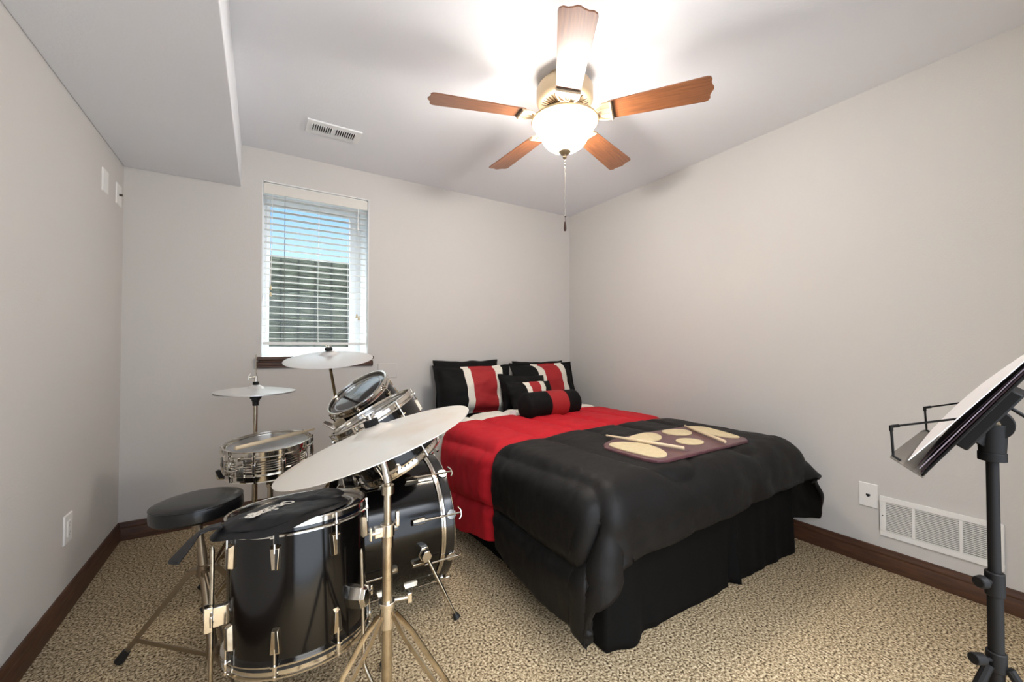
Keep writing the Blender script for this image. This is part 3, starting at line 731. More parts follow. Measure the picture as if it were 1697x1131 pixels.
# ================================================================ DRUMS
def lug_mb(rs, z0, z1, w0, w1, t):
    """tapered chrome lug on a shell: wide at z0, narrow at z1 (x is outwards)"""
    T = Matrix(((0, 0, 1, 0), (1, 0, 0, 0), (0, 1, 0, 0), (0, 0, 0, 1)))
    q = [(-w0/2, z0), (w0/2, z0), (w1/2, z1), (-w1/2, z1)]
    return MB().prism(q, rs-0.003, rs+t, T, scale1=0.80)
def inset_mb(rs, z0, z1, w0, w1, t):
    T = Matrix(((0, 0, 1, 0), (1, 0, 0, 0), (0, 1, 0, 0), (0, 0, 0, 1)))
    zl, zh = z0+(z1-z0)*0.14, z0+(z1-z0)*0.92
    return MB().prism([(w0*0.05, zl), (w0*0.34, zl), (w1*0.30, zh), (w1*0.05, zh)], rs+t-0.0006, rs+t+0.0010, T)
def drum_parts(root, Rh, rs, depth, nl, ph, head='head_black', shell='shell', hh=0.034, lugL=0.062, ringline=True, shell_mb=None, both=True, headz=-0.012, tight=1.0, res='head_white'):
    """local frame: batter rim plane z = 0, axis -z down"""
    if shell_mb is None: shell_mb = MB().lathe([(rs-0.012, -0.014), (rs, -0.014), (rs, -depth+0.014), (rs-0.012, -depth+0.014)], 72, closed=True)
    obj('shell', shell_mb, shell, root)
    hd = MB().lathe([(0, headz), (rs-0.014, headz), (rs-0.004, headz-0.002), (rs+0.003, headz-0.008), (rs+0.003, headz-0.016)], 72)
    ho = obj('batter_head', hd, head, root)
    if ringline:
        obj('head_ring', MB().lathe([(rs*0.80, headz+0.0004), (rs*0.80+0.003, headz+0.0012), (rs*0.80+0.006, headz+0.0004)], 72), 'head_ring', ho)
    obj('resonant_head', MB().lathe([(0, -depth+0.010), (rs-0.004, -depth+0.010), (rs+0.003, -depth+0.018), (rs+0.003, -depth+0.026)], 64), res, root)
    def hoop(flip):
        p = [(Rh-0.008, 0), (Rh-0.004, 0.0012), (Rh, 0), (Rh+0.001, -0.004), (Rh-0.006, -0.007), (Rh-0.006, -hh+0.008), (Rh+0.003, -hh+0.004), (Rh+0.004, -hh), (Rh-0.008, -hh), (Rh-0.009, -0.01)]
        if flip: p = [(r, -depth-z) for r, z in p]
        return MB().lathe(p, 72, closed=True)
    obj('hoop', hoop(False), 'chrome', root); obj('hoop', hoop(True), 'chrome', root)
    t = 0.013
    zt = -hh-0.022; zb = -depth+hh+0.022
    def rod(up):
        b = MB()
        if up: b.cyl((Rh+0.003, 0, -0.004), (Rh+0.003, 0, zt-0.02), 0.0032, n=8).cyl((Rh+0.003, 0, -hh+0.012), (Rh+0.003, 0, -hh+0.002), 0.0062, n=8).box((Rh-0.006, -0.009, -hh-0.001), (Rh+0.009, 0.009, -hh+0.003)).cyl((Rh+0.003, 0, -0.002), (Rh+0.003, 0, -0.010), 0.0048, n=8)
        else: b.cyl((Rh+0.003, 0, -depth+0.004), (Rh+0.003, 0, zb+0.02), 0.0032, n=8).cyl((Rh+0.003, 0, -depth+hh-0.012), (Rh+0.003, 0, -depth+hh-0.002), 0.0062, n=8).box((Rh-0.006, -0.009, -depth+hh-0.003), (Rh+0.009, 0.009, -depth+hh+0.001)).cyl((Rh+0.003, 0, -depth+0.002), (Rh+0.003, 0, -depth+0.010), 0.0048, n=8)
        return b
    w0, w1 = 0.030, 0.020
    prot = [(lug_mb(rs, zt, zt-lugL, w0, w1, t), inset_mb(rs, zt, zt-lugL, w0, w1, t), rod(True))]
    if both: prot.append((lug_mb(rs, zb, zb+lugL, w0, w1, t), inset_mb(rs, zb, zb+lugL, w0, w1, t), rod(False)))
    for lm_, im_, rm_ in prot:
        l0 = obj('lug', lm_, 'chrome2', root, bevel=0.0015); n0 = obj('lug_inset', im_, 'hoop_black', l0); r0 = obj('tension_rod', rm_, 'chrome', root)
        for k in range(nl):
            a = ph+2*pi*k/nl
            if k == 0: l0.matrix_local = Rz(a); r0.matrix_local = Rz(a)
            else:
                c = share(l0, 'lug', root, a); q = n0.copy(); COL.objects.link(q); q.parent = c
                share(r0, 'tension_rod', root, a)

# --- floor tom
FTC, FTN = Vector((0.797, -1.672, 0.592)), Vector((-0.005, 0.12, 1.0)).normalized()
FTD, FTR = 0.400, 0.205
FTM = frame(FTN)
ft = thing('floor_tom', 'large black floor tom on three chrome legs with bag on top', 'drum', FTC, FTM)
drum_parts(ft, FTR, 0.1965, FTD, 8, radians(-67), lugL=0.070, hh=0.036)
FTI = FTM.inverted()
def ft_leg(a, rodtop, hexa, zc):
    u = Vector((cos(a), sin(a), 0)); tz = Vector((0, 0, 1)); s_ = Vector((-sin(a), cos(a), 0))
    q = u*0.230
    def floorpt(p):                    # drop a local point along the drum axis to just above the carpet
        w_ = FTM @ p+FTC; d_ = FTM @ Vector((0, 0, -1)); t_ = (w_.z-0.012)/(-d_.z); return p-tz*t_
    e = floorpt(q+u*0.075)
    b = MB()
    b.cyl(q+tz*rodtop, q+tz*(rodtop-0.012), 0.0035, 0.0062, n=12)
    b.tube([q+tz*(rodtop-0.012), q+tz*-0.455, q+tz*-0.475+u*0.008, e+tz*0.035-u*0.008, e], 0.0060, 12)
    for z in (rodtop-0.045, rodtop-0.085): b.cyl(q+tz*z, q+tz*(z-0.002), 0.0068, n=12)
    leg = obj('leg', b, 'chrome2', ft)
    obj('rubber_foot', MB().cyl(e+tz*0.036-u*0.008, e-tz*0.006, 0.010, 0.013), 'rubber', leg)
    Tm = Matrix.Translation(q+tz*zc) @ Rz(a)
    k = MB(); X_ = Matrix(((0, 0, 1, 0), (1, 0, 0, 0), (0, 1, 0, 0), (0, 0, 0, 1)))
    if hexa:
        k.prism([(0.022*cos(pi/3*i), 0.038*sin(pi/3*i)) for i in range(6)], -0.036, 0.004, Tm @ X_, scale1=0.9)
        k.prism([(0.019*cos(pi/3*i), 0.032*sin(pi/3*i)) for i in range(6)], 0.004, 0.016, Tm @ X_, scale1=0.8)
        k.cyl(q+tz*zc+s_*0.01, q+tz*zc+s_*0.045, 0.005).cyl(q+tz*(zc-0.014)+s_*0.045, q+tz*(zc+0.014)+s_*0.045, 0.005)
    else:
        k.box((-0.036, -0.011, -0.026), (0.006, 0.011, 0.028), Tm)
        for y0, y1, z0, z1 in ((-0.017, -0.013, -0.034, 0.034), (0.013, 0.017, -0.034, 0.034), (-0.013, 0.013, 0.029, 0.034), (-0.013, 0.013, -0.034, -0.029)): k.box((-0.004, y0, z0), (0.018, y1, z1), Tm)
        k.add([(0.016, -0.013, -0.029), (0.016, 0.013, -0.008), (0.016, 0.013, -0.002), (0.016, -0.013, -0.023), (0.010, -0.013, -0.029), (0.010, 0.013, -0.008), (0.010, 0.013, -0.002), (0.010, -0.013, -0.023)], [(0, 1, 2, 3), (4, 7, 6, 5), (0, 4, 5, 1), (3, 2, 6, 7)], 0, Tm)
        k.cyl(q+tz*zc, q+tz*zc+s_*0.034, 0.005).cyl(q+tz*(zc-0.014)+s_*0.034, q+tz*(zc+0.014)+s_*0.034, 0.004)
    obj('leg_bracket', k, 'chrome', ft, bevel=0.002)
ft_leg(radians(184), -0.070, False, -0.265)
ft_leg(radians(-48), -0.130, True, -0.270)
ft_leg(radians(66), -0.10, True, -0.265)

# --- stick bag on the floor tom
bag = thing('stick_bag', 'black nylon stick bag with white logo lying on the floor tom', 'bag', FTC, FTM)
OUT = [(-0.226, -0.155), (-0.230, -0.110), (-0.193, -0.078), (-0.148, -0.030), (-0.097, 0.022), (-0.028, 0.038), (0.057, 0.052), (0.120, 0.015), (0.136, -0.055), (0.130, -0.115), (0.090, -0.165), (0.035, -0.203), (-0.015, -0.228), (-0.055, -0.245), (-0.095, -0.246), (-0.130, -0.232), (-0.160, -0.205), (-0.200, -0.180)]
def puffy(poly, h0, h1, seed, sag=True):
    poly = smooth_poly(poly, 2); n = len(poly); cx = sum(p[0] for p in poly)/n; cy = sum(p[1] for p in poly)/n
    mb = MB(); K = 9
    for top in (1, 0):
        vs = []
        for k in range(K+1):
            f = k/K
            for x, y in poly:
                px, py = cx+(x-cx)*f, cy+(y-cy)*f
                e = (1-f**4)**0.5 if f < 1 else 0
                z = h0+(h1*e+0.006*noise.noise((px*16+seed, py*16, seed))*e+0.004*noise.noise((px*40, py*40, seed))*e if top else 0)
                if sag: z -= max(0, hypot(px, py)-0.205)*0.35
                vs.append((px, py, z))
        o = len(mb.v); mb.v += vs
        for k in range(K):
            for i in range(n):
                a, b_, c, d = k*n+i, k*n+(i+1) % n, (k+1)*n+(i+1) % n, (k+1)*n+i
                mb.f.append(tuple(q+o for q in ((a, d, c, b_) if top else (a, b_, c, d)))); mb.m.append(0)
    return mb
obj('pouch', puffy(OUT, 0.003, 0.021, 1), 'nylon', bag, smooth=60)
obj('pouch_flap', puffy([(-0.090, -0.020), (-0.050, 0.014), (0.0, 0.034), (0.075, 0.044), (0.124, 0.010), (0.134, -0.05), (0.100, -0.105), (0.03, -0.075), (-0.035, -0.055)], 0.021, 0.013, 5, False), 'nylon', bag, smooth=60)
st = [(-0.200, -0.138, 0.012), (-0.226, -0.136, 0.010), (-0.248, -0.140, 0.004), (-0.266, -0.158, -0.012), (-0.282, -0.180, -0.030), (-0.296, -0.196, -0.044)]
sb = MB(); ws = [0.055, 0.036, 0.030, 0.030, 0.038, 0.042]
for i, (x, y, z) in enumerate(st):
    dv = Vector((0.1, -1, 0)).normalized() if i < 3 else Vector((0.6, -0.8, 0)).normalized()
    for s_ in (-1, 1):
        for zz in (-0.003, 0.004): sb.v.append((x+dv.x*s_*ws[i]/2, y+dv.y*s_*ws[i]/2, z+zz))
for i in range(len(st)-1):
    o = i*4
    for a, b_ in ((0, 1), (1, 3), (3, 2), (2, 0)): sb.f.append((o+a, o+b_, o+4+b_, o+4+a)); sb.m.append(0)
o = 4*(len(st)-1); sb.f += [(0, 2, 3, 1), (o, o+1, o+3, o+2)]; sb.m += [0, 0]
obj('strap', sb, 'nylon', bag, bevel=0.002)
zp = [(-0.19, -0.168), (-0.145, -0.203), (-0.10, -0.228), (-0.05, -0.226), (0.0, -0.205), (0.06, -0.172), (0.10, -0.140)]
obj('zipper', MB().tube([(x, y, 0.016-max(0, hypot(x, y)-0.205)*0.35) for x, y in zp], 0.0022, 6), 'felt', bag)
obj('zipper_pull', MB().cbox((-0.075, -0.252, -0.022), (0.012, 0.003, 0.030)), 'felt', bag, bevel=0.001)
# printed logo: the lettering reads from the far side of the drum
def text_mesh(body, size, shear, bold=0.0):
    cu = D.curves.new('lettering', 'FONT'); cu.body = body; cu.size = size; cu.shear = shear; cu.offset = bold; cu.extrude = 0.0004; cu.align_x = 'CENTER'; cu.space_character = 0.92
    ob_ = D.objects.new('lettering', cu); COL.objects.link(ob_); bpy.context.view_layer.update()
    me = D.meshes.new_from_object(ob_.evaluated_get(bpy.context.evaluated_depsgraph_get()))
    D.objects.remove(ob_); D.curves.remove(cu)
    return me
lg = MB()
xdir = Vector((-0.66, -0.75, 0)).normalized(); ydir = Vector((xdir.y*-1, xdir.x, 0)); ydir = Vector((-xdir.y, xdir.x, 0))
base = Vector((-0.085, -0.108, 0)); LZ = 0.0262
me = text_mesh('On-Stage', 0.060, 0.2, 0.0012)
lg.add([tuple(base+xdir*v_.co.x*0.80+ydir*(v_.co.y-0.014)+Vector((0, 0, LZ+v_.co.z))) for v_ in me.vertices], [tuple(p.vertices) for p in me.polygons]); D.meshes.remove(me)
ul = [base+xdir*(-0.030+0.120*k/10)+ydir*(-0.022+0.004*sin(pi*k/10)) for k in range(11)]
for k in range(10):
    w_ = 0.0022*(1-k/11)
    lg.add([(q.x, q.y, LZ) for q in (ul[k]-ydir*w_, ul[k+1]-ydir*w_*0.9, ul[k+1]+ydir*w_*0.9, ul[k]+ydir*w_)], [(0, 1, 2, 3)])
obj('logo', lg, 'logo', bag, smooth=0, fix=False)

# --- snare on its stand
SNP, SNN = (0.719, -0.964, 0.674), (-0.04, -0.064, 0.997)
sn = thing('snare_drum', 'chrome snare drum with ribbed shell on a low stand', 'drum', SNP, frame(SNN))
rs, dp = 0.171, 0.134
sp = [(rs-0.010, -0.012), (rs, -0.012), (rs, -0.040)]
for k in range(5):
    z = -0.046-k*0.010
    sp += [(rs, z+0.003), (rs+0.0035, z), (rs, z-0.003)]
sp += [(rs, -0.098), (rs, -dp+0.012), (rs-0.010, -dp+0.012)]
def snare_parts():
    obj('shell', MB().lathe(sp, 80, closed=True), 'chrome', sn)
    obj('batter_head', MB().lathe([(0, -0.011), (rs-0.010, -0.011), (rs+0.002, -0.018), (rs+0.002, -0.026)], 72), 'head_snare', sn)
    obj('resonant_head', MB().lathe([(0, -dp+0.010), (rs-0.004, -dp+0.010), (rs+0.002, -dp+0.018)], 64), 'head_white', sn)
    R_ = 0.1800
    p = [(R_-0.007, 0), (R_-0.003, 0.001), (R_, 0), (R_-0.004, -0.004), (R_-0.004, -0.024), (R_+0.004, -0.026), (R_+0.004, -0.029), (R_-0.007, -0.029), (R_-0.008, -0.006)]
    obj('hoop', MB().lathe(p, 72, closed=True), 'chrome', sn); obj('hoop', MB().lathe([(r, -dp-z) for r, z in p], 72, closed=True), 'chrome', sn)
    lb = MB()
    lb.box((rs-0.002, -0.008, -0.094), (rs+0.012, 0.008, -0.044)).box((rs+0.012, -0.0055, -0.088), (rs+0.016, 0.0055, -0.050))
    l0 = obj('lug', lb, 'chrome', sn, bevel=0.002)
    rb = MB().cyl((R_+0.002, 0, 0.000), (R_+0.002, 0, -dp), 0.0030, n=8)
    for z in (-0.024, -dp+0.024): rb.cyl((R_+0.002, 0, z-0.006), (R_+0.002, 0, z+0.006), 0.006, n=8)
    rb.cyl((R_+0.002, 0, 0.002), (R_+0.002, 0, -0.008), 0.0048, n=8)
    r0 = obj('tension_rod', rb, 'chrome', sn)
    for k in range(10):
        a = radians(-73)+2*pi*k/10
        if k == 0: l0.matrix_local = Rz(a); r0.matrix_local = Rz(a)
        else: share(l0, 'lug', sn, a); share(r0, 'tension_rod', sn, a)
    a = radians(-127)
    s_ = MB(); T = Rz(a)
    s_.box((rs+0.001, -0.016, -0.122), (rs+0.012, 0.016, -0.034), T).box((rs+0.012, -0.008, -0.092), (rs+0.024, 0.008, -0.060), T)
    s_.cyl((rs+0.016, 0, -0.034), (rs+0.016, 0, -0.020), 0.007, n=12, T=T).tube([(rs+0.024, 0, -0.070), (rs+0.034, -0.02, -0.074), (rs+0.034, -0.050, -0.066)], 0.003, 8, T=T)
    obj('snare_strainer', s_, 'chrome', sn, bevel=0.0015)
    s_ = MB(); T = Rz(radians(-158)); s_.box((rs, -0.012, -0.10), (rs+0.012, 0.012, -0.050), T).prism([(0, -0.012), (0.034, -0.010), (0.040, 0.0), (0.034, 0.010), (0, 0.012)], -0.082, -0.074, T @ Tr(rs+0.006, 0, 0) @ Ry(radians(22)))
    obj('throw_off', s_, 'chrome', sn, bevel=0.0015)
snare_parts()
stick('pale wooden drumstick lying across the snare drum', (0.596, -1.110, 0.682), (0.917, -0.920, 0.699), 0.0088)

def tripod(root, zc, rad, mt, spread_z0, double=True, brace_z=0.10, phase=0.0, bf=0.70, gap=0.013):
    """double-braced flat legs around a local vertical axis; root origin on the floor"""
    for k in range(3):
        a = phase+2*pi*k/3; u = Vector((cos(a), sin(a), 0)); s_ = Vector((-sin(a), cos(a), 0)); z = Vector((0, 0, 1))
        foot = u*rad+z*0.010; top = u*0.020+z*zc
        b = MB()
        if double:
            for g_ in (-1, 1):
                mid1 = top.lerp(foot, 0.12)+s_*g_*gap; mid2 = top.lerp(foot, bf-0.08)+s_*g_*gap
                b.tube([top+s_*g_*0.006, mid1, mid2, top.lerp(foot, bf)+s_*g_*0.004, foot-u*0.01+z*0.004+s_*g_*0.004], 0.005, flat=(0.0035, 0.014))
            bz = top.lerp(foot, bf)
        else:
            b.tube([top, foot], 0.005, flat=(0.004, 0.013)); bz = top.lerp(foot, 0.80)
        leg = obj('leg', b, mt, root)
        obj('rubber_foot', MB().cyl(foot-u*0.030+z*0.018, foot+u*0.012-z*0.002, 0.010, 0.012, n=10), 'rubber', leg)
        c = Vector((0, 0, brace_z))+u*0.014
        obj('brace', MB().tube([bz, c], 0.004, flat=(0.003, 0.013)), mt, root)

# snare stand
ss_ = thing('snare_stand', 'short chrome tripod stand holding up the snare drum', 'stand', (0.728, -0.952, 0))
obj('post', MB().cyl((0, 0, 0.05), (0, 0, 0.470), 0.0115).cyl((0, 0, 0.23), (0, 0, 0.265), 0.017), 'chrome2', ss_)
b = MB(); zn = Vector(SNN); zc = Vector(SNP)-zn*(dp+0.012)-Vector((0.728, -0.952, 0))
b.cyl((0, 0, 0.455), (0, 0, 0.49), 0.016).box((-0.018, -0.018, 0.470), (0.018, 0.018, 0.492)).cyl((0.0, -0.02, 0.465), (0.02, -0.05, 0.458), 0.005)
obj('tilter', b, 'chrome2', ss_, bevel=0.002)
for k in range(3):
    a = radians(-60)+2*pi*k/3; u = Vector((cos(a), sin(a), 0))
    e = zc+u*0.198; e2 = zc+u*0.200+zn*0.030
    arm = obj('basket_arm', MB().tube([Vector((0, 0, 0.482)), zc*0.5+Vector((0, 0, 0.482))*0.5+u*0.09-zn*0.006, e, e2], 0.006, 8), 'chrome2', ss_)
    obj('arm_grip', MB().cyl(e-u*0.012, e+zn*0.034, 0.010, 0.009, n=10), 'rubber', arm)
tripod(ss_, 0.25, 0.25, 'chrome2', 0, phase=radians(200), brace_z=0.06)

# --- hi-hat
HX, HY = 0.664, -0.663
hs = thing('hi_hat_stand', 'tall chrome hi-hat stand with thin rod behind the snare', 'stand', (HX, HY, 0))
obj('post', MB().cyl((0, 0, 0.05), (0, 0, 0.45), 0.0125).cyl((0, 0, 0.43), (0, 0, 0.47), 0.017).cyl((0, 0, 0.45), (0, 0, 0.838), 0.0095), 'chrome2', hs)
obj('cymbal_seat', MB().lathe([(0, 0.804), (0.014, 0.804), (0.015, 0.825), (0.019, 0.830), (0.019, 0.838), (0.026, 0.840), (0.027, 0.856), (0.020, 0.861), (0, 0.861)], 24), 'rubber', hs)
obj('pull_rod', MB().cyl((0, 0, 0.80), (0, 0, 1.070), 0.003, n=8), 'chrome', hs)
b = MB().cyl((0, 0, 0.930), (0, 0, 0.958), 0.0075).cyl((0, 0, 0.952), (-0.030, -0.012, 0.952), 0.004).cyl((-0.030, -0.012, 0.962), (-0.034, -0.014, 0.940), 0.0035).cyl((-0.024, -0.01, 0.972), (-0.030, -0.012, 0.954), 0.003)
obj('clutch', b, 'chrome', hs); obj('clutch_felt', MB().cyl((0, 0, 0.910), (0, 0, 0.928), 0.014), 'felt', hs)
obj('foot_pedal', MB().box((-0.045, -0.14, 0.03), (0.045, 0.14, 0.038), Tr(0.14, -0.12, 0.0) @ Rz(radians(50)) @ Rx(radians(-8))).box((-0.02, -0.02, 0.02), (0.02, 0.02, 0.06)), 'steel_dull', hs, bevel=0.003)
tripod(hs, 0.30, 0.26, 'chrome2', 0, phase=radians(219.6), brace_z=0.10)
def cymbal(name, label, loc, n, R_, m, bell=0.055, bow=0.022, flip=False):
    pr = []
    rb = R_*0.22
    for k in range(7): r = rb*k/6; pr.append((r if k else 0.006, bow+0.020*(1-(r/rb)**2)))
    for k in range(1, 14): r = rb+(R_-rb)*k/13; pr.append((r, bow*(1-((r-rb)/(R_-rb))**1.6)))
    bot = [(r, z-0.0018) for r, z in reversed(pr)]
    pr_ = pr+bot
    if flip: pr_ = [(r, -z) for r, z in pr_]
    o = obj(name, MB().lathe(pr_, 96, closed=True), m, smooth=60)
    o.location = loc; o.rotation_mode = 'QUATERNION'; o.rotation_quaternion = frame(n).to_quaternion()
    return tag(o, label, 'cymbal')
cymbal('hi_hat_cymbal', 'upper hi-hat cymbal, bell upward, under the black clutch felt', (HX, HY, 0.8785), (0.023, -0.037, 0.999), 0.184, 'cymbal2', bow=0.016)
cymbal('hi_hat_cymbal', 'lower hi-hat cymbal, turned bell down on the rubber seat', (HX, HY, 0.8735), (-0.012, -0.010, 0.999), 0.184, 'cymbal2', bow=0.010, flip=True)

# --- cymbal stands
CN = Vector((-0.300, 0.102, 0.948)).normalized(); CC = Vector((0.947, -2.065, 0.860))
cymbal('ride_cymbal', 'largest pale bronze cymbal, steeply tilted over the floor tom', CC-CN*0.004, CN, 0.254, 'cymbal', bow=0.026)
cs = thing('cymbal_stand', 'front chrome cymbal stand with double braced tripod under tilted cymbal', 'stand', (0.9735, -2.074, 0))
o3 = Vector((0.9735, -2.074, 0))
obj('base_tube', MB().cyl((0, 0, 0.045), (0, 0, 0.590), 0.0135, n=20).cyl((0, 0, 0.575), (0, 0, 0.605), 0.0155, n=20), 'chrome2', cs)
obj('upper_tube', MB().cyl((0, 0, 0.53), (0, 0, 0.745), 0.0098, n=16).cyl((0, 0, 0.715), (0, 0, 0.738), 0.0165, n=16), 'chrome2', cs)
cl = MB().cyl((0, 0, 0.604), (0, 0, 0.637), 0.0185, n=20).cbox((-0.026, -0.006, 0.622), (0.022, 0.022, 0.026)).cyl((-0.045, -0.012, 0.622), (-0.022, -0.012, 0.622), 0.006, n=10).cbox((-0.046, -0.012, 0.622), (0.006, 0.010, 0.034))
cl.cbox((0.022, -0.014, 0.650), (0.010, 0.012, 0.040), None)
obj('height_clamp', cl, 'chrome', cs, bevel=0.002)
tip0 = Vector((0, 0, 0.745)); tipc = CC-o3-CN*0.030
b = MB().tube([tip0, tip0.lerp(tipc, 0.45), tipc], [0.010, 0.009, 0.008], 12).cyl(tipc+Vector((-0.018, -0.012, -0.018)), tipc+Vector((0.018, 0.012, -0.018)), 0.013)
b.cyl(tip0+Vector((0, 0, 0.02)), tip0+Vector((0.030, 0.012, 0.028)), 0.005).cbox((0.032, 0.012, 0.773), (0.010, 0.022, 0.022))
obj('tilter', b, 'chrome', cs, bevel=0.0015)
obj('cymbal_bolt', MB().cyl(tipc, CC-o3+CN*0.070, 0.0038, n=10), 'chrome', cs)
obj('felt_washer', MB().cyl(CC-o3+CN*0.040, CC-o3+CN*0.056, 0.019, n=20), 'felt', cs)
b = MB().cyl(CC-o3+CN*0.056, CC-o3+CN*0.064, 0.008, n=12)
for s_ in (-1, 1): b.cyl(CC-o3+CN*0.060+Vector((s_*0.006, s_*0.004, 0)), CC-o3+CN*0.074+Vector((s_*0.018, s_*0.012, 0)), 0.0035, n=8)
obj('wing_nut', b, 'chrome', cs)
co = MB().cyl((0, 0, 0.363), (0, 0, 0.423), 0.0185, n=20).cyl((0, 0, 0.420), (0, 0, 0.432), 0.022, n=20).cyl((0.018, -0.004, 0.43), (0.052, -0.012, 0.430), 0.005).cbox((0.056, -0.013, 0.430), (0.012, 0.012, 0.026))
obj('leg_collar', co, 'chrome', cs, bevel=0.0015)
tripod(cs, 0.400, 0.345, 'chrome2', 0, phase=radians(-43), brace_z=0.125, bf=0.53, gap=0.017)

RN = Vector((-0.081, -0.166, 0.983)).normalized(); RC = Vector((0.971, -1.004, 1.054))
cymbal('crash_cymbal', 'pale rear cymbal tilted toward the camera before the window sill', RC-RN*0.004, RN, 0.203, 'cymbal2', bow=0.024)
BASE = Vector((1.075, -0.62, 0))
rs_ = thing('cymbal_stand', 'rear chrome boom cymbal stand standing behind the toms', 'stand', BASE)
obj('base_tube', MB().cyl((0, 0, 0.05), (0, 0, 0.52), 0.0145).cyl((0, 0, 0.51), (0, 0, 0.545), 0.018).cyl((0, 0, 0.52), (0, 0, 0.72), 0.0105), 'chrome2', rs_)
c0 = RC-BASE-RN*0.030
b = MB().tube([Vector((0, 0, 0.70)), Vector((0, 0, 0.72)), c0], [0.010, 0.0085, 0.0075], 12).cyl((-0.016, 0, 0.715), (0.016, 0, 0.715), 0.015)
obj('boom_arm', b, 'chrome2', rs_)
b = MB().cyl(c0+Vector((-0.012, -0.01, 0)), c0+Vector((0.014, 0.01, 0)), 0.012).cyl(c0, c0+Vector((0.030, -0.006, 0.010)), 0.006).cbox(tuple(c0+Vector((0.036, -0.008, 0.008))), (0.024, 0.008, 0.020))
obj('tilter', b, 'chrome2', rs_, bevel=0.002)
obj('cymbal_bolt', MB().cyl(c0, RC-BASE+RN*0.064, 0.0035, n=8), 'chrome', rs_)
obj('felt_washer', MB().lathe([(0, 0.040), (0.016, 0.040), (0.019, 0.046), (0.016, 0.054), (0, 0.054)], 20, Matrix.Translation(RC-BASE) @ frame(RN).to_4x4()), 'felt', rs_)
b = MB()
for s_ in (-1, 1): b.cyl(RC-BASE+RN*0.054+Vector((s_*0.004, 0, 0)), RC-BASE+RN*0.068+Vector((s_*0.014, 0, 0)), 0.003, n=8)
obj('wing_nut', b, 'chrome', rs_)
tripod(rs_, 0.36, 0.28, 'chrome2', 0, phase=radians(35), brace_z=0.14)

# --- bass drum: local z is the drum's axis pointing to the bed (world +x)
BDX, BDY, BDZ, BDL = 1.407, -1.250, 0.296, 0.430
bdm = frame((1, 0.0, 0.0), (0, -1, 0))            # local x = world -y (toward camera), local y = cross
bd = thing('bass_drum', 'big black bass drum lying on its side beside the bed', 'drum', (BDX, BDY, BDZ), bdm)
ys = (bdm @ Vector((0, 1, 0))).z                   # sign of local y seen as world up
RB = 0.278
obj('shell', MB().lathe([(RB-0.012, -0.05), (RB, -0.05), (RB, -BDL+0.05), (RB-0.012, -BDL+0.05)], 96, closed=True), 'shell', bd)
def bhoop(z0, z1):
    return MB().lathe([(RB+0.002, z0), (RB+0.010, z0), (RB+0.012, z0+0.003*(1 if z1 > z0 else -1)), (RB+0.012, z1), (RB+0.010, z1), (RB+0.002, z1)], 96, closed=True)
for z0, z1, zc_ in ((-0.040, 0.0, -0.048), (-BDL+0.040, -BDL, -BDL+0.048)):
    h0 = obj('hoop', bhoop(z0, z1), 'hoop_black', bd)
    obj('hoop_edge', MB().lathe([(RB+0.0100+0.0035*cos(q), z1+0.0025*sin(q)) for q in [2*pi*i/8 for i in range(8)]], 96, closed=True), 'chrome', h0)
    obj('flesh_hoop', MB().lathe([(RB+0.001, zc_-0.010), (RB+0.007, zc_-0.010), (RB+0.007, zc_-0.003), (RB+0.004, zc_-0.001), (RB+0.007, zc_+0.001), (RB+0.008, zc_+0.008), (RB+0.001, zc_+0.008)], 96, closed=True), 'chrome', bd)
obj('front_head', MB().lathe([(0, -0.020), (RB-0.01, -0.020), (RB+0.002, -0.030), (RB+0.002, -0.042)], 72), 'head_black', bd)
obj('batter_head', MB().lathe([(0, -BDL+0.020), (RB-0.01, -BDL+0.020), (RB+0.002, -BDL+0.030)], 72), 'head_black', bd)
def bd_rod(front):
    b = MB(); s_ = 1 if front else -1; e = 0.0 if front else -BDL; r = RB+0.022
    b.cyl((r, 0, e-s_*0.135), (r, 0, e+s_*0.030), 0.0035, n=8)
    b.tube([(r, -0.026, e+s_*0.018), (r, -0.012, e+s_*0.029), (r, 0.012, e+s_*0.029), (r, 0.026, e+s_*0.018)], 0.004, 8)
    return b
def bd_claw(front):
    s_ = 1 if front else -1; e = 0.0 if front else -BDL; b = MB(); r = RB+0.013
    b.prism([(0.020*cos(2*pi*i/16), 0.022*sin(2*pi*i/16)) for i in range(16)], 0, 0.006, Matrix(((0, 0, 1, r), (1, 0, 0, 0), (0, 1, 0, e-s_*0.014), (0, 0, 0, 1))))
    b.box((r-0.02, -0.010, e+s_*0.001-0.002), (r+0.008, 0.010, e+s_*0.001+0.004))
    return b
def bd_lug(front):
    s_ = 1 if front else -1; e = 0.0 if front else -BDL
    return lug_mb(RB, e-s_*0.125, e-s_*0.190, 0.030, 0.024, 0.018), inset_mb(RB, e-s_*0.125, e-s_*0.190, 0.030, 0.024, 0.018)
for front in (True, False):
    r0 = obj('tension_rod', bd_rod(front), 'chrome', bd); k0 = obj('claw_hook', bd_claw(front), 'chrome', bd, bevel=0.001)
    lm_, im_ = bd_lug(front); l0 = obj('lug', lm_, 'chrome2', bd, bevel=0.002); n0 = obj('lug_inset', im_, 'hoop_black', l0)
    for k in range(10):
        a = (radians(17)+2*pi*k/10)*ys
        if k == 0:
            for q in (r0, k0, l0): q.matrix_local = Rz(a)
        else:
            share(r0, 'tension_rod', bd, a); share(k0, 'claw_hook', bd, a); c = share(l0, 'lug', bd, a); q = n0.copy(); COL.objects.link(q); q.parent = c
inv = bdm.inverted()
def bw(p): return inv @ (Vector(p)-Vector((BDX, BDY, BDZ)))        # world point in the drum's frame
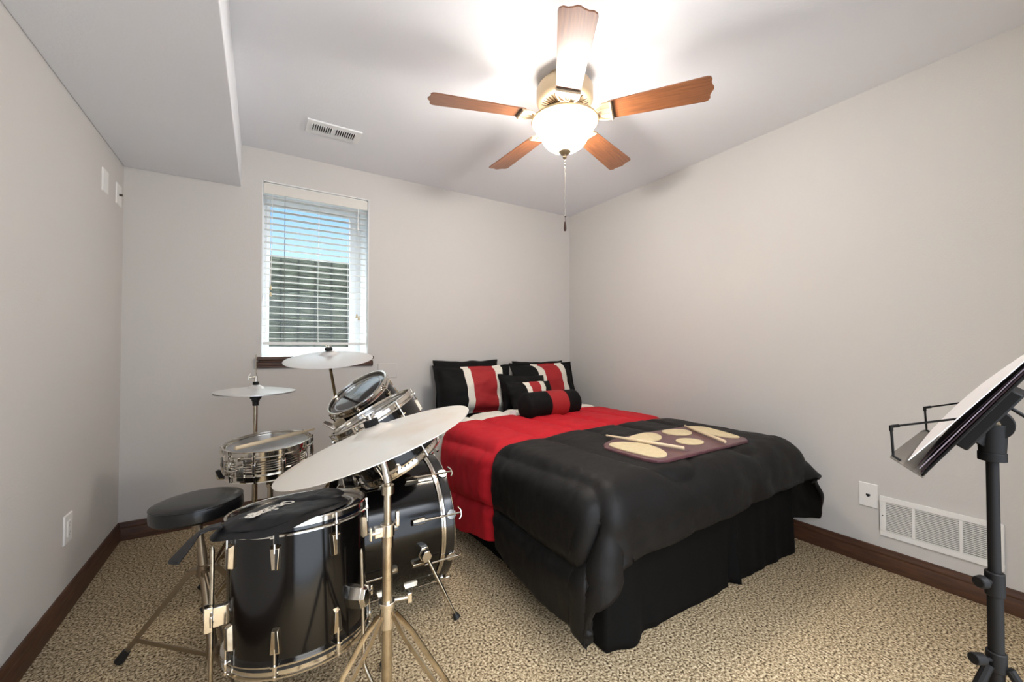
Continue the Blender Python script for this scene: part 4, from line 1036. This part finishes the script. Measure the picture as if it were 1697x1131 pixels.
for sgn in (-1, 1):
    if sgn < 0: foot = (1.372, -1.640, 0.006); br = (1.268, -1.250-0.285*cos(radians(-9)), BDZ-0.045)
    else: foot = (1.372, -0.86, 0.006); br = (1.268, -1.250+0.283, BDZ-0.045)
    n_ = Vector((0, sgn, 0)); B_ = Vector(br)
    k = MB(); hexp = [(0.030*cos(pi/3*i), 0.034*sin(pi/3*i)) for i in range(6)]
    F_ = Matrix.Translation(B_) @ frame(n_, (1, 0, 0)).to_4x4()
    F_ = Matrix.Translation(bw(B_)) @ (inv @ frame(n_, (1, 0, 0))).to_4x4()
    k.prism(hexp, -0.012, 0.016, F_, scale1=0.9); k.cyl((0, 0, 0.016), (0, 0, 0.024), 0.018, T=F_); k.prism([(q[0]*0.8, q[1]*0.8) for q in hexp], 0.024, 0.044, F_, scale1=0.9)
    so = obj('spur_bracket', k, 'chrome', bd, bevel=0.002)
    p1 = B_+n_*0.032; p2 = Vector(foot)
    obj('spur', MB().cyl(bw(p1), bw(p1.lerp(p2, 0.62)), 0.0072, n=14).cyl(bw(p1.lerp(p2, 0.60)), bw(p1.lerp(p2, 0.97)), 0.0055, n=12), 'chrome2', bd)
    obj('rubber_foot', MB().cyl(bw(p1.lerp(p2, 0.93)), bw(p2), 0.010, 0.015, n=14), 'rubber', bd)
# tom holder on the bass drum
TA, TAN = Vector((1.086, -1.078, 0.892)), Vector((-0.587, -0.16, 0.80)).normalized()
TBc, TBN = Vector((1.071, -1.457, 0.848)), Vector((-0.475, 0.13, 0.870)).normalized()
hub = Vector((1.225, -1.262, 0.0))
hb = MB()
hb.cyl(bw(hub+Vector((0, 0, 0.55))), bw(hub+Vector((0, 0, 0.592))), 0.034, n=20)
for dy in (-0.022, 0.022):
    hb.cyl(bw(hub+Vector((0, dy, 0.58))), bw(hub+Vector((0, dy, 0.735))), 0.0105, n=16)
    hb.cyl(bw(hub+Vector((0, dy, 0.60))), bw(hub+Vector((0, dy, 0.625))), 0.016, n=16)
obj('tom_holder', hb, 'chrome', bd)
for c_, n_, dy, sg in ((TA, TAN, 0.022, 1), (TBc, TBN, -0.022, -1)):
    q = c_-n_*0.12; y_ = (hub+Vector((0, dy, 0.735))); side = (Vector((y_.x, y_.y, y_.z))-q); side = (side-n_*side.dot(n_)).normalized()
    e = q+side*0.178
    obj('tom_arm', MB().tube([bw(y_-Vector((0, 0, 0.02))), bw(y_), bw(e.lerp(y_, 0.3)), bw(e)], 0.0095, 12).sphere(tuple(bw(y_)), 0.017), 'chrome', bd)

# --- mounted toms
ta = thing('mounted_tom', 'smaller rear black tom above the bass drum, head tilted to camera', 'drum', TA, frame(TAN, (0.3, -1, 0)))
drum_parts(ta, 0.160, 0.1515, 0.215, 6, radians(25), lugL=0.050, hh=0.030)
tb = thing('mounted_tom', 'front black tom above the bass drum, partly behind largest cymbal', 'drum', TBc, frame(TBN, (0.3, -1, 0)))
drum_parts(tb, 0.175, 0.1660, 0.250, 6, radians(8), lugL=0.056, hh=0.030)
# memory-lock wing seen left of the rear tom
b = MB().prism([(-0.030, -0.012), (0.030, -0.016), (0.036, 0.0), (0.030, 0.016), (-0.030, 0.010)], -0.004, 0.004)
wl_ = obj('tom_bracket', b, 'chrome', ta, bevel=0.003)
T_ = ta.matrix_world if False else (Matrix.Translation(TA) @ frame(TAN, (0.3, -1, 0)).to_4x4())
wl_.matrix_local = T_.inverted() @ (Tr(0.955, -1.155, 0.752) @ Rz(radians(-25)) @ Ry(radians(28)) @ Rx(radians(35)))
b = MB().box((-0.012, -0.012, -0.02), (0.04, 0.012, 0.02)).cyl((0.0, 0, 0), (-0.03, 0, 0), 0.006)
k_ = obj('tom_bracket', b, 'chrome2', ta, bevel=0.002)
k_.matrix_local = T_.inverted() @ (Tr(0.990, -1.150, 0.748) @ Rz(radians(-15)) @ Ry(radians(-35)))

# --- drum throne
TH = Vector((0.487, -1.245, 0)); TBASE = Vector((0.553, -1.430, 0))
th = thing('drum_throne', 'round black padded drum stool on a splayed steel tripod', 'stool', TBASE)
sz = 0.540; RS = 0.142; so3 = TH-TBASE
T = Matrix.Translation(so3+Vector((0, 0, sz))) @ frame((-0.045, 0.030, 0.998)).to_4x4()
pr = [(0, 0.004), (RS*0.5, 0.004), (RS*0.8, 0.001), (RS-0.012, -0.003), (RS-0.003, -0.007), (RS, -0.012), (RS+0.002, -0.030), (RS+0.001, -0.052), (RS-0.006, -0.060), (RS-0.02, -0.062), (0, -0.062)]
seat = obj('seat', MB().lathe(pr, 64, T), 'vinyl_black', th)
obj('piping', MB().lathe([(RS-0.001+0.0026*cos(q), -0.010+0.0026*sin(q)) for q in [2*pi*i/8 for i in range(8)]], 64, T, closed=True), 'vinyl_black', seat)
top = so3+Vector((0, 0, sz-0.06)); bot = Vector((0.0, 0, 0.05))
obj('seat_mount', MB().cyl(top+Vector((0, 0, 0.004)), top-Vector((0, 0, 0.014)), 0.045).cyl(top-Vector((0, 0, 0.01)), top-Vector((0, 0, 0.045)), 0.018).cyl(top+Vector((-0.012, 0, -0.02)), top+Vector((-0.045, -0.01, -0.022)), 0.006), 'steel_dull', th)
mid = top.lerp(bot, 0.40)
obj('post', MB().cyl(top, mid, 0.0115).cyl(top.lerp(bot, 0.25), bot, 0.0150).cyl(mid+Vector((0, 0, 0.01)), mid-Vector((0, 0, 0.03)), 0.021).cyl(bot+Vector((0, 0, 0.03)), bot-Vector((0, 0, 0.005)), 0.020), 'steel_dull', th)
b = MB().cyl(mid, mid+Vector((0.03, -0.02, 0.008)), 0.005).cyl(mid+Vector((0.03, -0.025, 0.02)), mid+Vector((0.03, -0.015, -0.006)), 0.004)
obj('wing_bolt', b, 'chrome', th)
FEET = [Vector((0.272, -1.226, 0.010)), Vector((0.745, -1.270, 0.010)), Vector((0.640, -1.700, 0.010))]
for f in FEET:
    f = f-TBASE; u = Vector((f.x-mid.x, f.y-mid.y, 0)).normalized(); j = mid+u*0.040-Vector((0, 0, 0.012)); sd = Vector((-u.y, u.x, 0))
    b = MB().tube([mid+u*0.015-Vector((0, 0, 0.012)), j], 0.01, flat=(0.024, 0.016))
    for g_ in (-1, 1): b.tube([j+sd*g_*0.005, f], 0.005, flat=(0.004, 0.016))
    lgg = obj('leg', b, 'steel_dull', th)
    obj('rubber_foot', MB().cyl(f.lerp(j, 0.10), f-Vector((0, 0, 0.004)), 0.0125, 0.016, n=12), 'rubber', lgg)
    k = j.lerp(f, 0.78)
    obj('brace', MB().tube([k, bot+u*0.016], 0.004, flat=(0.004, 0.014)), 'steel_dull', th)

# ================================================================ MUSIC STAND
PX, PY = 1.900, -2.995
ms = thing('music_stand', 'black music stand with tilted desk at the right edge', 'music stand', (PX, PY, 0))
wv = Vector((0.994, 0.106, 0)); uv = Vector((0.057, -0.533, 0.844)).normalized(); nv = wv.cross(uv).normalized()
if nv.y < 0: nv = -nv
Bc = Vector((1.677, -2.943, 0.875)); o3 = Vector((PX, PY, 0))
def dp_(a, b_, c): return Bc+wv*a+uv*b_+nv*c-o3       # desk coordinates: across, up, out of the face
obj('lower_pole', MB().cyl((0, 0, 0.10), (0, 0, 0.640), 0.0112, n=20), 'powder', ms)
obj('upper_pole', MB().cyl((0, 0, 0.60), (0, 0, 0.905), 0.0090, n=20), 'powder', ms)
obj('height_collar', MB().cyl((0, 0, 0.622), (0, 0, 0.668), 0.0140, n=20), 'powder', ms, bevel=0.002)
kd = Vector((-0.62, 0.30, 0)).normalized()
obj('height_knob', MB().cyl(kd*0.012+Vector((0, 0, 0.650)), kd*0.026+Vector((0, 0, 0.650)), 0.006).cyl(kd*0.024+Vector((0, 0, 0.650)), kd*0.038+Vector((0, 0, 0.650)), 0.0125, 0.0105), 'powder', ms, bevel=0.002)
obj('leg_collar', MB().cyl((0, 0, 0.478), (0, 0, 0.515), 0.0145, n=20), 'powder', ms, bevel=0.002)
obj('leg_knob', MB().cyl(kd*0.012+Vector((0, 0, 0.500)), kd*0.030+Vector((0, 0, 0.503)), 0.004).cyl(kd*0.030+Vector((0, 0, 0.503)), kd*0.052+Vector((0, 0, 0.505)), 0.0105), 'powder', ms, bevel=0.002)
for k in range(3):
    a = radians(30+120*k); u = Vector((cos(a), sin(a), 0))
    lg_ = obj('leg', MB().tube([u*0.016+Vector((0, 0, 0.49)), u*0.10+Vector((0, 0, 0.34)), u*0.245+Vector((0, 0, 0.012))], 0.008, 10), 'powder', ms)
    obj('rubber_foot', MB().cyl(u*0.230+Vector((0, 0, 0.03)), u*0.250+Vector((0, 0, 0.001)), 0.010, 0.012), 'rubber', lg_)
# tilt joint: plate-like clevis with a round boss
jc = Vector((0.002, 0.0, 0.955)); a0 = dp_(0.207, 0.065, -0.012)
b = MB()
Fj = Matrix.Translation(jc) @ frame(wv, (0, 0, 1)).to_4x4()
b.cyl((0, 0, -0.012), (0, 0, 0.012), 0.030, n=28, T=Fj)
b.cyl((0, 0, 0.890), tuple(jc), 0.018, 0.022, n=20); b.cyl((0, 0, 0.884), (0, 0, 0.900), 0.0200, n=20)
b.tube([jc, jc.lerp(a0, 0.5)+Vector((0, 0, 0.006)), a0], [0.022, 0.017, 0.026], 14)
obj('tilt_joint', b, 'powder', ms, bevel=0.001)
obj('joint_boss', MB().cyl((0, 0, -0.0145), (0, 0, 0.0145), 0.0125, n=20, T=Fj), 'chrome2', ms)
kq = dp_(0.16, 0.155, -0.02)
obj('tilt_knob', MB().cyl(kq, kq-nv*0.030+uv*-0.004, 0.003).cyl(kq-nv*0.030+uv*-0.004, kq-nv*0.052+uv*-0.006, 0.012, 0.010, n=6), 'powder', ms, bevel=0.002)
obj('desk_bracket', MB().add([tuple(dp_(x, y, z)) for z in (-0.022, -0.003) for x, y in ((0.13, 0.055), (0.285, 0.055), (0.285, 0.185), (0.13, 0.185))], [(0, 1, 2, 3), (4, 7, 6, 5), (0, 4, 5, 1), (1, 5, 6, 2), (2, 6, 7, 3), (3, 7, 4, 0)]), 'powder', ms, bevel=0.003)
def slab(pts, c0, c1):
    n = len(pts); vs = [tuple(dp_(x, y, c0)) for x, y in pts]+[tuple(dp_(x, y, c1)) for x, y in pts]
    return MB().add(vs, [tuple(range(n-1, -1, -1)), tuple(range(n, 2*n))]+[(i, (i+1) % n, n+(i+1) % n, n+i) for i in range(n)])
obj('desk', slab([(0.0, 0.010), (0.010, 0), (0.405, 0), (0.415, 0.010), (0.415, 0.30), (0.395, 0.32), (0.02, 0.32), (0.0, 0.30)], -0.003, 0.0005), 'powder', ms, bevel=0.0012)
# lip: smoky plate square to the desk
n = 10; vs = []
for c in (0.0, 0.002):
    for i in range(n+1):
        x = 0.415*i/n; vs.append(tuple(dp_(x, 0.001+c, -0.004)))
    for i in range(n, -1, -1):
        x = 0.415*i/n; e = 0.050 if 0 < i < n else 0.047; vs.append(tuple(dp_(x, 0.001+c, e)))
m_ = 2*(n+1)
obj('desk_lip', MB().add(vs, [tuple(range(m_-1, -1, -1)), tuple(range(m_, 2*m_))]+[(i, (i+1) % m_, m_+(i+1) % m_, m_+i) for i in range(m_)]), 'smoke', ms, smooth=0)
zt_ = Vector((0, 0, 1))
for x in (0.012, 0.403):
    p0 = dp_(x, 0.004, 0.045); p1 = p0+zt_*0.053+nv*0.003; p2 = Vector(p1)
    # arms fold back over the pages
    tgt = dp_(x+0.012, 0.118, 0.016); L = (tgt-p1).length
    b = MB().tube([p0-nv*0.012, p0, p0.lerp(p1, 0.12), p1], 0.0021, 8).tube([p1, p1+(tgt-p1).normalized()*L], 0.0019, 8).cyl(p1-zt_*0.008, p1+zt_*0.002, 0.0032, n=8).cyl(p1, p1+(tgt-p1).normalized()*0.012, 0.003, n=8)
    obj('page_holder', b, 'powder', ms)
# booklets leaning on the desk
def booklet(label, x0, x1, h, c, th, m, bow, seed, fan_, yb=0.004, twist=0.0):
    mb = MB(); n, k = 12, 3
    for lay in (0, 1):
        for i in range(n+1):
            f = i/n
            for j in range(k+1):
                x = x0+(x1-x0)*j/k
                out_ = c+bow*sin(pi*min(f*1.1, 1))*0.6+fan_*(1-f)**2.2+lay*th+twist*(j/k)**0.8*sin(pi*min(0.25+f*0.9, 1))
                mb.v.append(tuple(Bc+wv*x+uv*(yb+f*h)+nv*out_))
    S_ = (n+1)*(k+1)
    for i in range(n):
        for j in range(k):
            a, b_, c_, d = i*(k+1)+j, i*(k+1)+j+1, (i+1)*(k+1)+j+1, (i+1)*(k+1)+j
            mb.f.append((a, d, c_, b_)); mb.f.append((S_+a, S_+b_, S_+c_, S_+d)); mb.m += [0, 0]
    bd_ = [j for j in range(k+1)]+[i*(k+1)+k for i in range(1, n+1)]+[n*(k+1)+j for j in range(k-1, -1, -1)]+[i*(k+1) for i in range(n-1, 0, -1)]
    for i in range(len(bd_)):
        a, b_ = bd_[i], bd_[(i+1) % len(bd_)]; mb.f.append((a, b_, S_+b_, S_+a)); mb.m.append(0)
    o3_ = Bc+wv*x0
    mb.v = [tuple(Vector(v)-o3_) for v in mb.v]
    o = obj('sheet_music', mb, m, smooth=40); o.location = o3_
    return tag(o, label, 'sheet music', 'sheet music on the stand')
booklet('dark covered music booklet, backmost against the stand desk', 0.020, 0.395, 0.30, 0.001, 0.0022, 'paper_dark', 0.001, 1, 0.001)
booklet('pale lilac music booklet second from the stand desk', 0.035, 0.385, 0.31, 0.0036, 0.0016, 'paper_lilac', 0.002, 2, 0.003, twist=0.004)
booklet('dark thin music booklet between the white sheets on stand', 0.050, 0.380, 0.29, 0.0056, 0.0010, 'paper_dark', 0.003, 3, 0.006, twist=0.008)
booklet('loose white sheet music, topmost and curling onto the stand lip', 0.012, 0.390, 0.33, 0.0072, 0.0014, 'paper', 0.006, 4, 0.018, yb=0.012, twist=0.017)
